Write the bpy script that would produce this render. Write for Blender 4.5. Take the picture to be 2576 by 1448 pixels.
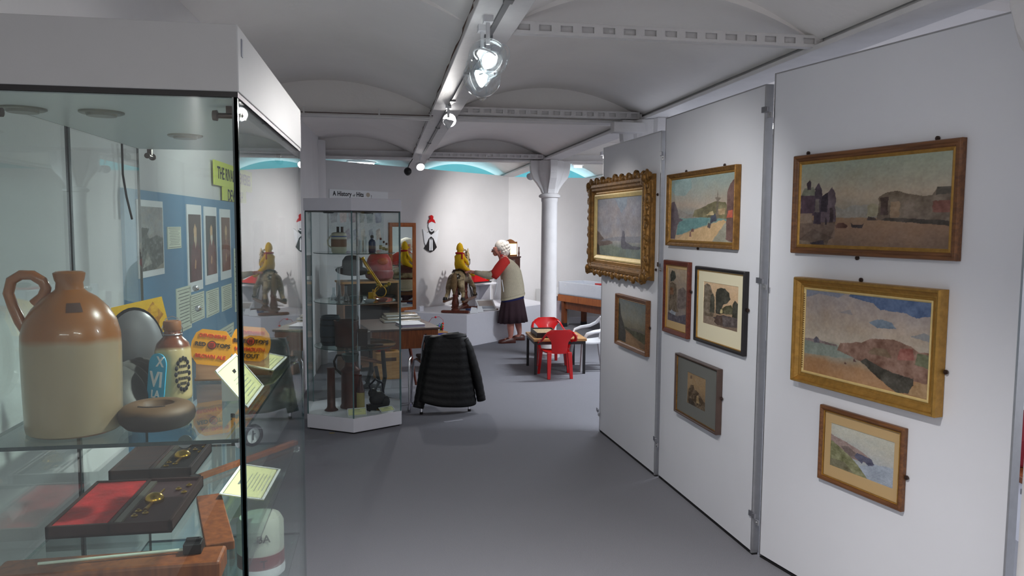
import bpy, math, random
import numpy as np
from mathutils import Vector, Matrix
random.seed(7); rng = np.random.RandomState(7)
PI = math.pi
scene = bpy.context.scene
C = scene.collection
for o in list(bpy.data.objects): bpy.data.objects.remove(o)

# ---------------------------------------------------------------- camera
f, pit, yaw, rol = 1928.3, 8.14024e-02, 1.65279e-01, 6.5806e-03
fw = Vector((math.sin(yaw)*math.cos(pit), math.cos(yaw)*math.cos(pit), -math.sin(pit)))
r0 = Vector((math.cos(yaw), -math.sin(yaw), 0)); u0 = r0.cross(fw)
rt = r0*math.cos(rol) + u0*math.sin(rol); up = -r0*math.sin(rol) + u0*math.cos(rol)
cd = bpy.data.cameras.new('camera'); cam = bpy.data.objects.new('camera', cd); C.objects.link(cam)
cam.matrix_world = Matrix(((rt.x, up.x, -fw.x, 0), (rt.y, up.y, -fw.y, 0), (rt.z, up.z, -fw.z, 1.65), (0, 0, 0, 1)))
cd.sensor_width = 36; cd.lens = 36*f/2576; cd.clip_start = 0.05; cd.clip_end = 60
scene.camera = cam
# ---------------------------------------------------------------- world, exposure
w = bpy.data.worlds.new('world'); scene.world = w; w.use_nodes = True
w.node_tree.nodes['Background'].inputs[0].default_value = (0.5, 0.55, 0.62, 1)
w.node_tree.nodes['Background'].inputs[1].default_value = 0.3
scene.view_settings.view_transform = 'Standard'; scene.view_settings.look = 'None'
scene.view_settings.exposure = 0.2; scene.view_settings.gamma = 1
scene.view_settings.use_curve_mapping = False
# ---------------------------------------------------------------- light levels (spots: position, target, watts, cone, blend)
SPOTS = [
 ((0.40, 3.00, 2.29), (1.79, 4.10, 1.42), 66, 66, 1.0),    # first head on the beam, at the pictures
 ((0.465, 5.50, 2.39), (-0.34, 1.9, 1.62), 150, 40, 0.9),   # second head, back towards the tall case
 ((0.416, 9.00, 2.33), (0.80, 6.0, 0.1), 60, 84, 1.0),     # third head, over the coat chair
 ((0.395, 3.14, 2.245), (-0.86, 3.9, 1.85), 40, 66, 1.0),      # second clear head, at the blue board
 ((1.90, 9.95, 2.30), (1.55, 12.1, 1.30), 150, 84, 1.0),   # past the column, at the diagonal wall
 ((2.10, 10.3, 2.33), (3.2, 12.6, 1.2), 60, 95, 1.0),
 ((0.43, 5.22, 2.33), (1.74, 5.45, 1.45), 42, 56, 1.0),     # small head by the second one, at the gilt picture
 ((0.46, 1.55, 2.36), (1.95, 2.9, 1.3), 9, 95, 1.0),       # added unseen lamp above the view, brightens the nearest panel
 ((0.46, 1.80, 2.36), (0.35, 2.1, 0.0), 200, 132, 1.0),        # added unseen lamp above the view, lights the walkway floor and its bounce
]
FILL_TUBES = [((-0.3, -1.6, 2.42), 1.2, 0, 16, (1, .97, .93)), ((1.25, -1.0, 2.5), 1.2, 0, 28, (1, .97, .93)),
         ((3.0, 1.2, 2.42), 1.2, 0, 70, (.86, .92, 1)), ((3.0, 5.5, 2.42), 1.2, 0, 50, (.86, .92, 1)), ((3.0, 8.3, 2.42), 1.2, 0, 60, (.86, .92, 1))]  # unseen tubes added behind the viewer and past the panels as ambient fill

# ---------------------------------------------------------------- helpers
def lin(c):
    return tuple(((x/12.92) if x <= .04045 else ((x+.055)/1.055)**2.4) for x in c)
MATS = {}
def mat(name, col, rough=.6, metal=0, noise=0, scale=20, bump=0, bscale=200, emit=None, es=0, spec=.5, trans=0, coat=0):
    if name in MATS: return MATS[name]
    m = bpy.data.materials.new(name); m.use_nodes = True; nt = m.node_tree; b = nt.nodes['Principled BSDF']
    lc = lin(col)
    b.inputs['Base Color'].default_value = (*lc, 1); b.inputs['Roughness'].default_value = rough
    b.inputs['Metallic'].default_value = metal; b.inputs['Specular IOR Level'].default_value = spec
    b.inputs['Transmission Weight'].default_value = trans; b.inputs['Coat Weight'].default_value = coat
    tc = nt.nodes.new('ShaderNodeTexCoord')
    if noise:
        n = nt.nodes.new('ShaderNodeTexNoise'); n.inputs['Scale'].default_value = scale; n.inputs['Detail'].default_value = 5
        r = nt.nodes.new('ShaderNodeMapRange'); r.inputs[1].default_value = .3; r.inputs[2].default_value = .7
        r.inputs[3].default_value = 1-noise; r.inputs[4].default_value = 1+noise
        mx = nt.nodes.new('ShaderNodeVectorMath'); mx.operation = 'SCALE'; mx.inputs[0].default_value = lc
        nt.links.new(tc.outputs['Object'], n.inputs['Vector']); nt.links.new(n.outputs[0], r.inputs[0])
        nt.links.new(r.outputs[0], mx.inputs['Scale']); nt.links.new(mx.outputs[0], b.inputs['Base Color'])
    if bump:
        n = nt.nodes.new('ShaderNodeTexNoise'); n.inputs['Scale'].default_value = bscale; n.inputs['Detail'].default_value = 4
        bp = nt.nodes.new('ShaderNodeBump'); bp.inputs['Strength'].default_value = bump; bp.inputs['Distance'].default_value = .01
        nt.links.new(tc.outputs['Object'], n.inputs['Vector']); nt.links.new(n.outputs[0], bp.inputs['Height']); nt.links.new(bp.outputs[0], b.inputs['Normal'])
    if emit:
        b.inputs['Emission Color'].default_value = (*emit, 1); b.inputs['Emission Strength'].default_value = es
    MATS[name] = m; return m
def woodmat(name, c1, c2, rough=.45, scale=6, stretch=(1, 12, 12)):
    if name in MATS: return MATS[name]
    m = bpy.data.materials.new(name); m.use_nodes = True; nt = m.node_tree; b = nt.nodes['Principled BSDF']
    tc = nt.nodes.new('ShaderNodeTexCoord'); mp = nt.nodes.new('ShaderNodeMapping'); mp.inputs['Scale'].default_value = stretch
    n = nt.nodes.new('ShaderNodeTexNoise'); n.inputs['Scale'].default_value = scale; n.inputs['Detail'].default_value = 8; n.inputs['Distortion'].default_value = .6
    cr = nt.nodes.new('ShaderNodeValToRGB'); cr.color_ramp.elements[0].position = .35; cr.color_ramp.elements[1].position = .65
    cr.color_ramp.elements[0].color = (*lin(c1), 1); cr.color_ramp.elements[1].color = (*lin(c2), 1)
    for a, c in ((tc.outputs['Object'], mp.inputs[0]), (mp.outputs[0], n.inputs['Vector']), (n.outputs[0], cr.inputs[0]), (cr.outputs[0], b.inputs['Base Color'])): nt.links.new(a, c)
    b.inputs['Roughness'].default_value = rough; MATS[name] = m; return m
def twomat(name, axis, cut, lo, hi, soft=.01, rough=.3, coat=0):
    """glaze that changes colour at a height of the thing itself"""
    m = bpy.data.materials.new(name); m.use_nodes = True; nt = m.node_tree; b = nt.nodes['Principled BSDF']
    tc = nt.nodes.new('ShaderNodeTexCoord'); s = nt.nodes.new('ShaderNodeSeparateXYZ'); n = nt.nodes.new('ShaderNodeTexNoise'); n.inputs['Scale'].default_value = 14
    ad = nt.nodes.new('ShaderNodeMath'); ad.operation = 'MULTIPLY_ADD'; ad.inputs[1].default_value = .02
    mr = nt.nodes.new('ShaderNodeMapRange'); mr.inputs[1].default_value = cut-soft+.01; mr.inputs[2].default_value = cut+soft+.01
    mx = nt.nodes.new('ShaderNodeMixRGB'); mx.inputs[1].default_value = (*lin(lo), 1); mx.inputs[2].default_value = (*lin(hi), 1)
    nt.links.new(tc.outputs['Object'], s.inputs[0]); nt.links.new(tc.outputs['Object'], n.inputs['Vector'])
    nt.links.new(n.outputs[0], ad.inputs[0]); nt.links.new(s.outputs[axis], ad.inputs[2]); nt.links.new(ad.outputs[0], mr.inputs[0])
    nt.links.new(mr.outputs[0], mx.inputs[0]); nt.links.new(mx.outputs[0], b.inputs['Base Color'])
    b.inputs['Roughness'].default_value = rough; b.inputs['Coat Weight'].default_value = coat; return m
def glassmat(name, tint=(.955, .985, .975), ior=1.5, rough=0.0, extra=0.0):
    m = bpy.data.materials.new(name); m.use_nodes = True; nt = m.node_tree; nt.nodes.remove(nt.nodes['Principled BSDF'])
    o = nt.nodes['Material Output']; t = nt.nodes.new('ShaderNodeBsdfTransparent'); t.inputs[0].default_value = (*tint, 1)
    g = nt.nodes.new('ShaderNodeBsdfGlossy'); g.inputs['Roughness'].default_value = rough; g.inputs['Color'].default_value = (1, 1, 1, 1)
    fr = nt.nodes.new('ShaderNodeFresnel'); ge = nt.nodes.new('ShaderNodeNewGeometry')
    iv = nt.nodes.new('ShaderNodeMapRange'); iv.inputs[3].default_value = ior; iv.inputs[4].default_value = 1/ior
    nt.links.new(ge.outputs['Backfacing'], iv.inputs[0]); nt.links.new(iv.outputs[0], fr.inputs[0])
    ad = nt.nodes.new('ShaderNodeMath'); ad.operation = 'ADD'; ad.inputs[1].default_value = extra; ad.use_clamp = True
    mx = nt.nodes.new('ShaderNodeMixShader')
    nt.links.new(fr.outputs[0], ad.inputs[0]); nt.links.new(ad.outputs[0], mx.inputs[0]); nt.links.new(t.outputs[0], mx.inputs[1]); nt.links.new(g.outputs[0], mx.inputs[2]); nt.links.new(mx.outputs[0], o.inputs[0])
    return m
def vcolmat(name, rough=.6, spec=.3, coat=0):
    m = bpy.data.materials.new(name); m.use_nodes = True; nt = m.node_tree; b = nt.nodes['Principled BSDF']
    a = nt.nodes.new('ShaderNodeAttribute'); a.attribute_name = 'Col'; nt.links.new(a.outputs['Color'], b.inputs['Base Color'])
    b.inputs['Roughness'].default_value = rough; b.inputs['Specular IOR Level'].default_value = spec; b.inputs['Coat Weight'].default_value = coat
    b.inputs['Coat Roughness'].default_value = .12
    return m

class MB:
    def __init__(s): s.v = []; s.f = []; s.m = []
    def add(s, vs, fs, mi=0, X=None):
        k = len(s.v)
        s.v += [tuple(X @ Vector(p)) if X else tuple(p) for p in vs]
        s.f += [tuple(i+k for i in q) for q in fs]; s.m += [mi]*len(fs); return s
    def box(s, c, d, rz=0, mi=0, X=None):
        x, y, z = d[0]/2, d[1]/2, d[2]/2; R = Matrix.Translation(c) @ Matrix.Rotation(rz, 4, 'Z')
        if X: R = X @ R
        vs = [(a*x, b*y, e*z) for e in (-1, 1) for b in (-1, 1) for a in (-1, 1)]
        return s.add(vs, [(0, 2, 3, 1), (4, 5, 7, 6), (0, 1, 5, 4), (2, 6, 7, 3), (0, 4, 6, 2), (1, 3, 7, 5)], mi, R)
    def loft(s, rings, cap=True, mi=0, closed=True):
        n = len(rings[0]); vs = [p for r in rings for p in r]; fs = []
        for i in range(len(rings)-1):
            for j in range(n if closed else n-1):
                a = i*n+j; b = i*n+(j+1) % n; fs.append((a, b, b+n, a+n))
        if cap: fs.append(tuple(range(n-1, -1, -1))); fs.append(tuple((len(rings)-1)*n+j for j in range(n)))
        return s.add(vs, fs, mi)
    def tube(s, pts, r, n=10, mi=0, flat=1, cap=True):
        pts = [Vector(p) for p in pts]; R = []; prev = None
        for i, p in enumerate(pts):
            t = (pts[min(i+1, len(pts)-1)]-pts[max(i-1, 0)]).normalized()
            if prev is None:
                a = Vector((0, 0, 1)) if abs(t.z) < .9 else Vector((0, 1, 0)); u = t.cross(a).normalized()
            else: u = (prev-t*prev.dot(t)).normalized()
            prev = u; v = t.cross(u); rr = r[i] if isinstance(r, (list, tuple)) else r
            R.append([p+u*rr*math.cos(2*PI*j/n)+v*rr*flat*math.sin(2*PI*j/n) for j in range(n)])
        return s.loft(R, cap, mi)
    def lathe(s, prof, c=(0, 0, 0), n=24, mi=0, X=None, cap=True):
        T = Matrix.Translation(c); 
        if X: T = X @ T
        k = len(s.v)
        R = [[T @ Vector((r*math.cos(2*PI*j/n), r*math.sin(2*PI*j/n), z)) for j in range(n)] for r, z in prof]
        return s.loft(R, cap, mi)
    def ell(s, c, d, n=14, m=9, mi=0, X=None):
        R = []
        for i in range(m+1):
            t = PI*(i+.02)/(m+.04); R.append([(c[0]+d[0]*math.sin(t)*math.cos(2*PI*j/n), c[1]+d[1]*math.sin(t)*math.sin(2*PI*j/n), c[2]-d[2]*math.cos(t)) for j in range(n)])
        if X: R = [[X @ Vector(p) for p in r] for r in R]
        return s.loft(R, True, mi)
    def prism(s, poly, z0, z1, mi=0, X=None):
        n = len(poly); vs = [(x, y, z0) for x, y in poly]+[(x, y, z1) for x, y in poly]
        fs = [tuple(range(n-1, -1, -1)), tuple(range(n, 2*n))]+[(j, (j+1) % n, n+(j+1) % n, n+j) for j in range(n)]
        return s.add(vs, fs, mi, X)
    def prismy(s, poly, y0, y1, mi=0, X=None):     # polygon in x,z, thickness in y (y0 is the front)
        n = len(poly); vs = [(x, y0, z) for x, z in poly]+[(x, y1, z) for x, z in poly]
        fs = [tuple(range(n)), tuple(range(2*n-1, n-1, -1))]+[((j+1) % n, j, n+j, n+(j+1) % n) for j in range(n)]
        return s.add(vs, fs, mi, X)
def root(name, label, cat, loc=(0, 0, 0), rz=0, group=None, rot=None):
    o = bpy.data.objects.new(name, None); C.objects.link(o); o.location = loc; o.rotation_euler = rot or (0, 0, rz)
    o.empty_display_size = .05; o['label'] = label; o['category'] = cat
    if group: o['group'] = group
    return o
def obj(name, b, m, parent=None, smooth=False, bevel=0, sub=0, label=None, loc=None, rot=None):
    me = bpy.data.meshes.new(name); me.from_pydata(b.v, [], b.f); me.validate()
    ms = m if isinstance(m, (list, tuple)) else [m]
    for x in ms: me.materials.append(x)
    if len(ms) > 1: me.polygons.foreach_set('material_index', b.m[:len(me.polygons)])
    import bmesh
    bm = bmesh.new(); bm.from_mesh(me); bmesh.ops.recalc_face_normals(bm, faces=bm.faces[:]); bm.to_mesh(me); bm.free()
    if smooth:
        me.polygons.foreach_set('use_smooth', [True]*len(me.polygons))
        if smooth != 2: me.set_sharp_from_angle(angle=math.radians(40))
    o = bpy.data.objects.new(name, me); C.objects.link(o)
    if parent: o.parent = parent
    if loc: o.location = loc
    if rot: o.rotation_euler = rot
    if bevel:
        k = o.modifiers.new('bevel', 'BEVEL'); k.width = bevel; k.segments = 2; k.limit_method = 'ANGLE'
    if sub:
        k = o.modifiers.new('sub', 'SUBSURF'); k.levels = sub; k.render_levels = sub
    if label: o['label'] = label
    return o
def tag(o, label, cat, group=None):
    o['label'] = label; o['category'] = cat
    if group: o['group'] = group
    return o
def struct(name, b, m, **k):
    o = obj(name, b, m, **k); o['kind'] = 'structure'; return o
def text(name, s, size, m, parent, loc, rot=(PI/2, 0, 0), ext=.0006, sx=1, align='CENTER'):
    c = bpy.data.curves.new(name, 'FONT'); c.body = s; c.size = size; c.extrude = ext; c.align_x = align; c.align_y = 'CENTER'; c.resolution_u = 3; c.offset = size*.018
    t = bpy.data.objects.new(name, c); C.objects.link(t); bpy.context.view_layer.update()
    me = bpy.data.meshes.new_from_object(t.evaluated_get(bpy.context.evaluated_depsgraph_get()))
    bpy.data.objects.remove(t); me.materials.clear(); me.materials.append(m)
    o = bpy.data.objects.new(name, me); C.objects.link(o); o.parent = parent; o.location = loc; o.rotation_euler = rot; o.scale = (sx, 1, 1)
    return o
def skin(name, vs, es, rad, m, parent, rooti=0, sub=2):
    me = bpy.data.meshes.new(name); me.from_pydata(vs, es, []); o = bpy.data.objects.new(name, me); C.objects.link(o); o.parent = parent
    k = o.modifiers.new('skin', 'SKIN'); k.use_smooth_shade = True
    for i, r in enumerate(rad): me.skin_vertices[0].data[i].radius = (r, r) if not isinstance(r, tuple) else r
    me.skin_vertices[0].data[rooti].use_root = True
    s = o.modifiers.new('sub', 'SUBSURF'); s.levels = sub; s.render_levels = sub
    me.materials.append(m); return o
def chain(n0, n): return [(n0+i, n0+i+1) for i in range(n-1)]
def vnoise(h, w, cells, seed=0, octs=4):
    r = np.random.RandomState(seed); out = np.zeros((h, w)); amp = 1; tot = 0
    for k in range(octs):
        cy, cx = max(2, int(cells*2**k*h/w)), max(2, int(cells*2**k)); g = r.rand(cy+2, cx+2)
        yy = np.linspace(0, cy, h); xx = np.linspace(0, cx, w); yi = yy.astype(int); xi = xx.astype(int)
        fy = (yy-yi)[:, None]; fx = (xx-xi)[None, :]; fy = fy*fy*(3-2*fy); fx = fx*fx*(3-2*fx)
        a = g[yi][:, xi]; b = g[yi][:, xi+1]; c = g[yi+1][:, xi]; d = g[yi+1][:, xi+1]
        out += amp*((a*(1-fx)+b*fx)*(1-fy)+(c*(1-fx)+d*fx)*fy); tot += amp; amp *= .5
    return out/tot-.5
def paint(w, h, stops, polys=(), noise=.08, seed=1, tint=None, cells=6, gain=1.0):
    """vertical colour stops [(v,rgb)], polygons [(pts,rgb,[texture])]; returns h,w,3 rows from the bottom up"""
    w = int(w*1.5); h = int(h*1.5)
    V, U = np.meshgrid(np.linspace(0, 1, h), np.linspace(0, 1, w), indexing='ij')
    vs = [s[0] for s in stops]; cs = np.array([s[1] for s in stops])/255.
    n1 = vnoise(h, w, cells, seed); n2 = vnoise(h, w, 24, seed+1, 3)
    Vd = np.clip(V+n1*.10, 0, 1); img = np.stack([np.interp(Vd, vs, cs[:, k]) for k in range(3)], -1)
    n3 = vnoise(h, w, 70, seed+3, 2); n4 = vnoise(h, w, 10, seed+9, 4); img += (n1*1.4*noise+n2*noise+n3*.07)[..., None]; img[..., 0] += n4*noise*.5; img[..., 2] -= n4*noise*.6
    Uj = U+n2*.018; Vj = V+vnoise(h, w, 24, seed+5, 3)*.018
    for q in polys:
        P = np.array(q[0], float); ins = np.zeros((h, w), bool); m = len(P)
        for i in range(m):
            x1, y1 = P[i]; x2, y2 = P[(i+1) % m]
            if y1 == y2: continue
            ins ^= ((Vj > min(y1, y2)) & (Vj <= max(y1, y2)) & (Uj < (Vj-y1)*(x2-x1)/(y2-y1)+x1))
        t = q[2] if len(q) > 2 else .12
        col = np.array(q[1])/255.+(vnoise(h, w, 14, seed+len(P)+int(P[0][0]*99), 4)*t*2)[..., None]
        al = q[3] if len(q) > 3 else 1.0
        col = col+(n3*.10)[..., None]; img[ins] = img[ins]*(1-al)+col[ins]*al
    return np.clip(img*gain, 0, 1)
def canvas(name, w, h, img, parent, y=0, m=None, cx=0, cz=0, thick=.004, bumpy=0):
    H, W, _ = img.shape; xs = np.linspace(-w/2, w/2, W)+cx; zs = np.linspace(-h/2, h/2, H)+cz
    Zg, Xg = np.meshgrid(zs, xs, indexing='ij'); v = np.stack([Xg, np.full_like(Xg, y), Zg], -1).reshape(-1, 3)
    idx = np.arange(H*W).reshape(H, W); q = np.stack([idx[:-1, :-1], idx[:-1, 1:], idx[1:, 1:], idx[1:, :-1]], -1).reshape(-1, 4)
    k = H*W; bd = [(-w/2+cx, y+thick, -h/2+cz), (w/2+cx, y+thick, -h/2+cz), (w/2+cx, y+thick, h/2+cz), (-w/2+cx, y+thick, h/2+cz)]
    vs = v.tolist()+bd; fs = q.tolist()+[(k+3, k+2, k+1, k)]
    me = bpy.data.meshes.new(name); me.from_pydata(vs, [], fs)
    a = me.color_attributes.new('Col', 'FLOAT_COLOR', 'POINT')
    L = np.where(img <= .04045, img/12.92, ((img+.055)/1.055)**2.4); L = np.concatenate([L, np.ones((H, W, 1))], -1).reshape(-1)
    a.data.foreach_set('color', np.concatenate([L, np.tile([.3, .25, .2, 1], 4)]).astype(np.float32))
    me.materials.append(m or MATS['oil']); o = bpy.data.objects.new(name, me); C.objects.link(o); o.parent = parent; return o

# ---------------------------------------------------------------- materials
plaster = mat('white_plaster', (.86, .855, .86), .85, noise=.03, scale=2.5, bump=.12, bscale=35)
ceilm = mat('ceiling_plaster', (.94, .925, .915), .9, noise=.04, scale=1.6, bump=.22, bscale=22)
iron = mat('white_painted_iron', (.84, .83, .83), .55, noise=.04, scale=9, bump=.15, bscale=60)
panelm = mat('white_panel', (.88, .88, .90), .6, noise=.015, scale=3)
carpet = mat('grey_carpet', (.54, .54, .565), .95, noise=.10, scale=260, bump=.5, bscale=500, spec=.1)
cyanw = mat('cyan_plaster', (.50, .80, .83), .8, noise=.03, scale=3)
alu = mat('aluminium', (.72, .72, .73), .35, .85, noise=.05, scale=30)
steel = mat('dull_steel', (.62, .62, .64), .32, .9)
chrome = mat('chrome', (.8, .8, .82), .12, 1)
dark = mat('dark_gap', (.06, .055, .06), .7)
black = mat('black_plastic', (.05, .05, .055), .4)
whitelam = mat('white_laminate', (.93, .93, .96), .45, noise=.01)
rustm = mat('rust_stain', (.34, .24, .20), .9)
gpane = glassmat('clear_glass'); gedge = mat('glass_edge', (.04, .16, .17), .15, coat=.5)
gedgel = mat('shelf_glass_edge', (.10, .27, .27), .12, coat=.5)
gshelf = glassmat('shelf_glass', (.86, .95, .93)); gthin = glassmat('flask_glass', (.93, .96, .97), 1.6, extra=.05)
vcolmat_ = vcolmat('oil'); MATS['oil'] = vcolmat_; MATS['paper_print'] = vcolmat('paper_print', .5, .3)
MATS['oil_gloss'] = vcolmat('oil_gloss', .45, .4, .35)
gold = mat('gilt', (.66, .50, .24), .42, .55, noise=.18, scale=40, bump=.2, bscale=120)
goldd = mat('old_gilt', (.52, .37, .17), .45, .5, noise=.35, scale=30, bump=.4, bscale=90)
goldp = mat('pale_gilt', (.86, .76, .52), .45, .2, noise=.08, scale=30)
brass = mat('brass', (.78, .60, .22), .22, .95, noise=.1, scale=40)
woodf = woodmat('brown_frame_wood', (.36, .22, .12), (.48, .31, .17))
woodr = woodmat('red_brown_wood', (.34, .14, .09), (.44, .20, .12))
woodo = woodmat('orange_wood', (.62, .33, .15), (.74, .43, .20), stretch=(12, 12, 1))
woodm = woodmat('mahogany', (.40, .20, .10), (.52, .29, .15), stretch=(10, 10, 1))
woodl = woodmat('light_wood', (.66, .47, .27), (.76, .58, .36))
woodd = woodmat('dark_wood', (.17, .09, .07), (.26, .14, .10))
cream = mat('cream_mount', (.90, .86, .74), .8); tanm = mat('tan_mount', (.74, .62, .44), .8); greym = mat('grey_mount', (.42, .42, .40), .8)
cardy = mat('pale_yellow_card', (.90, .90, .66), .7); cardw = mat('white_card', (.92, .93, .94), .7); ink = mat('black_ink', (.10, .10, .12), .8); inkg = mat('grey_ink', (.45, .46, .45), .8)
redp = mat('red_plastic', (.80, .05, .07), .28, coat=.3); whitep = mat('white_plastic', (.86, .86, .87), .35)
orange = mat('orange_card', (.98, .66, .10), .45); redink = mat('red_ink', (.88, .22, .10), .5)

# ---------------------------------------------------------------- room shell
b = MB(); b.box((2.3, 5.2, -.05), (8.4, 17.4, .1)); struct('floor', b, carpet)
def wall(name, a, c, z0, z1, th, m):      # thickness to the left of a->c
    a = Vector(a); c = Vector(c); d = (c-a).normalized(); n = Vector((-d.y, d.x))*th
    b = MB(); b.prism([tuple(a), tuple(c), tuple(c+n), tuple(a+n)], z0, z1); return struct(name, b, m)
wall('wall_left', (-1.02, -3), (-.728, 9.98), 0, 2.9, .12, plaster)
PA, PB = Vector((-.80, 9.996)), Vector((2.039, 12.62))
wall('wall_diagonal', PA, PB, 0, 2.46, .12, plaster)
wall('wall_back', (2.039, 12.62), (4.6, 12.56), 0, 2.45, .12, plaster)
wall('wall_far', (-1.1, 13.35), (6, 13.35), 0, 3.0, .1, cyanw)
wall('wall_right', (5.6, 13.4), (5.6, -3.1), 0, 3.0, -.12, plaster)
wall('wall_front', (-1.2, -3), (5.7, -3), 0, 3.0, -.12, plaster)
b = MB(); b.box((3.33, 12.565, .055), (2.4, .025, .11)); struct('baseboard_back', b, whitelam, bevel=.004)
# rounded pier in the left corner
b = MB(); b.lathe([(.13, 0), (.13, 2.62)], (-.80, 9.30, 0), 28); struct('trim_1', b, plaster, smooth=True)

# jack-arch vaults between the long beams
def vault(x0, x1, y0, y1, zs=2.50, rise=.19, n=22):
    xs = [x0+(x1-x0)*i/n for i in range(n+1)]; zc = [zs+rise*(1-((2*i/n-1)**2)) for i in range(n+1)]
    b = MB(); v = []; fs = []
    for y in (y0, y1):
        for x, z in zip(xs, zc): v.append((x, y, z))
        for x, z in zip(xs, zc): v.append((x, y, z+.06))
    m = n+1
    for i in range(n): fs += [(i, i+1, 2*m+i+1, 2*m+i), (m+i+1, m+i, 3*m+i, 3*m+i+1), (i+1, i, m+i, m+i+1), (2*m+i, 2*m+i+1, 3*m+i+1, 3*m+i)]
    fs += [(0, 2*m, 3*m, m), (n, m+n, 3*m+n, 2*m+n)]
    b.add(v, fs); return struct('ceiling', b, ceilm, smooth=True)
bays = [(-1.14, .36), (.52, 1.96), (2.10, 3.54), (3.68, 5.62)]
for x0, x1 in bays:
    for y0, y1, rs in ((-3, 3.33, .235), (3.33, 5.80, .19), (5.80, 9.65, .20), (9.65, 13.4, .20)): vault(x0, x1, y0, y1, rise=rs)
b = MB(); b.box((2.3, 5.2, 3.1), (8.4, 17.4, .1)); struct('ceiling', b, ceilm)
def lunette(x0, x1, y, th, rise=.2, low=2.44):
    n = 20; pts = [(x0, low)]+[(x0+(x1-x0)*i/n, 2.505+rise*(1-(2*i/n-1)**2)) for i in range(n+1)]+[(x1, low)]
    b = MB(); b.prismy(pts, y, y+th); struct('wall_lunette', b, ceilm)
for x0, x1 in bays: lunette(x0, x1, 5.80, .16, .205); lunette(x0, x1, 9.50, .16, .215)
# long beams with flanges
def longbeam(xc, wd=.20):
    b = MB(); b.box((xc, 5.2, 2.462), (wd, 16.3, .024)); b.box((xc, 5.2, 2.56), (.10, 16.3, .18)); b.box((xc, 5.2, 2.64), (.18, 16.3, .02))
    struct('trim_2', b, iron, bevel=.003)
for xc in (.44, 2.03, 3.61): longbeam(xc)
# cross beams
for y in (5.83, 9.45):
    for x0, x1 in ((-.95 if y < 9 else -.70, .34), (.54, 1.93), (2.13, 3.51)):
        b = MB(); b.box(((x0+x1)/2, y, 2.446), (x1-x0, .15, .018)); b.box(((x0+x1)/2, y+.02, 2.49), (x1-x0, .05, .09)); struct('trim_3', b, iron)
# cracks of rusty paint along the first beam
b = MB()
y = .6
CP = []; CR = []
while y < 9.3:
    CP.append((.336+random.uniform(-.005, .004), y, 2.474+random.uniform(-.002, .003))); CR.append(random.choice((.0006, .0015, .003, .004))); y += random.uniform(.06, .22)
b.tube(CP, CR, 5)
tag(obj('paint_crack', b, rustm), 'rusty paint crack running along left edge of the ceiling beam', 'crack')
# slotted steel struts tying the beams
def strut(x0, x1, y, z, lab, n=15):
    b = MB(); h = .05; L = x1-x0
    for zz in (-h/2+.006, h/2-.006): b.box(((x0+x1)/2, y, z+zz), (L, .004, .012))
    b.box(((x0+x1)/2, y+.02, z-h/2), (L, .04, .004)); b.box(((x0+x1)/2, y+.02, z+h/2), (L, .04, .004)); b.box(((x0+x1)/2, y+.012, z), (L, .004, h))
    for i in range(n+1): b.box((x0+L*i/n, y, z), (L/n*.42, .004, .0262))
    tag(obj('slotted_strut', b, iron), lab, 'strut')
strut(.545, 1.955, 3.29, 2.492, 'white slotted steel strut crossing the ceiling nearest the viewer')
strut(.545, 1.93, 5.70, 2.49, 'white slotted steel strut across middle of ceiling, in front of a cross beam', 16)
strut(.545, 1.93, 9.30, 2.49, 'white slotted steel strut by the cast iron column capital, farthest away', 16)
# white pipe on the left bay
r = root('ceiling_pipe', 'thin white pipe with clips along the left ceiling bay', 'pipe', (0, 5.70, 2.425))
b = MB(); b.tube([(-.90, 0, 0), (.36, 0, 0)], .011, 12); obj('pipe', b, iron, r, smooth=True)
b = MB(); b.tube([(-.90, .025, .022), (.36, .025, .022)], .003, 6); obj('cable', b, rustm, r)
for x in (-.56, -.03, .34):
    b = MB(); b.lathe([(.015, -.012), (.015, .012)], n=12, X=Matrix.Translation((x, 0, 0)) @ Matrix.Rotation(PI/2, 4, 'Y')); b.box((x, .01, .03), (.012, .012, .06)); obj('pipe_clip', b, iron, r)
# cast iron columns with bracket capitals
def column(x, y, lab, sides=4):
    r = root('cast_iron_column', lab, 'column', (x, y, 0))
    b = MB(); b.lathe([(.15, 0), (.15, .05), (.125, .07), (.118, .12), (.104, .15), (.097, 1.94), (.104, 1.955), (.104, 1.99), (.13, 2.0), (.135, 2.02), (.12, 2.035), (.09, 2.05), (.09, 2.44)], n=32); obj('shaft', b, iron, r, smooth=True)
    b = MB()
    for k in range(4):
        prof = [(0, 2.05), (.095, 2.05), (.115, 2.10), (.165, 2.17), (.215, 2.23), (.243, 2.30), (.25, 2.38), (.25, 2.45), (0, 2.45)]
        b.prismy(prof, -.045, .045, X=Matrix.Rotation(k*PI/2, 4, 'Z'))
    n = 20
    b.lathe([(.095, 2.05), (.11, 2.12), (.14, 2.2), (.165, 2.3), (.17, 2.448)], n=24)
    obj('capital', b, iron, r, bevel=.006)
column(2.035, 9.40, 'white cast iron column with flared capital standing behind the red chairs')
column(2.03, 5.70, 'white cast iron column mostly hidden behind the picture panels')
column(2.06, 2.00, 'white column whose capital just enters the top right corner')
b = MB(); b.box((1.86, 5.62, 2.385), (.34, .10, .075)); tag(obj('junction_box', b, iron, bevel=.004), 'white rectangular box under the beam above the gilt picture', 'box')

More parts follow.
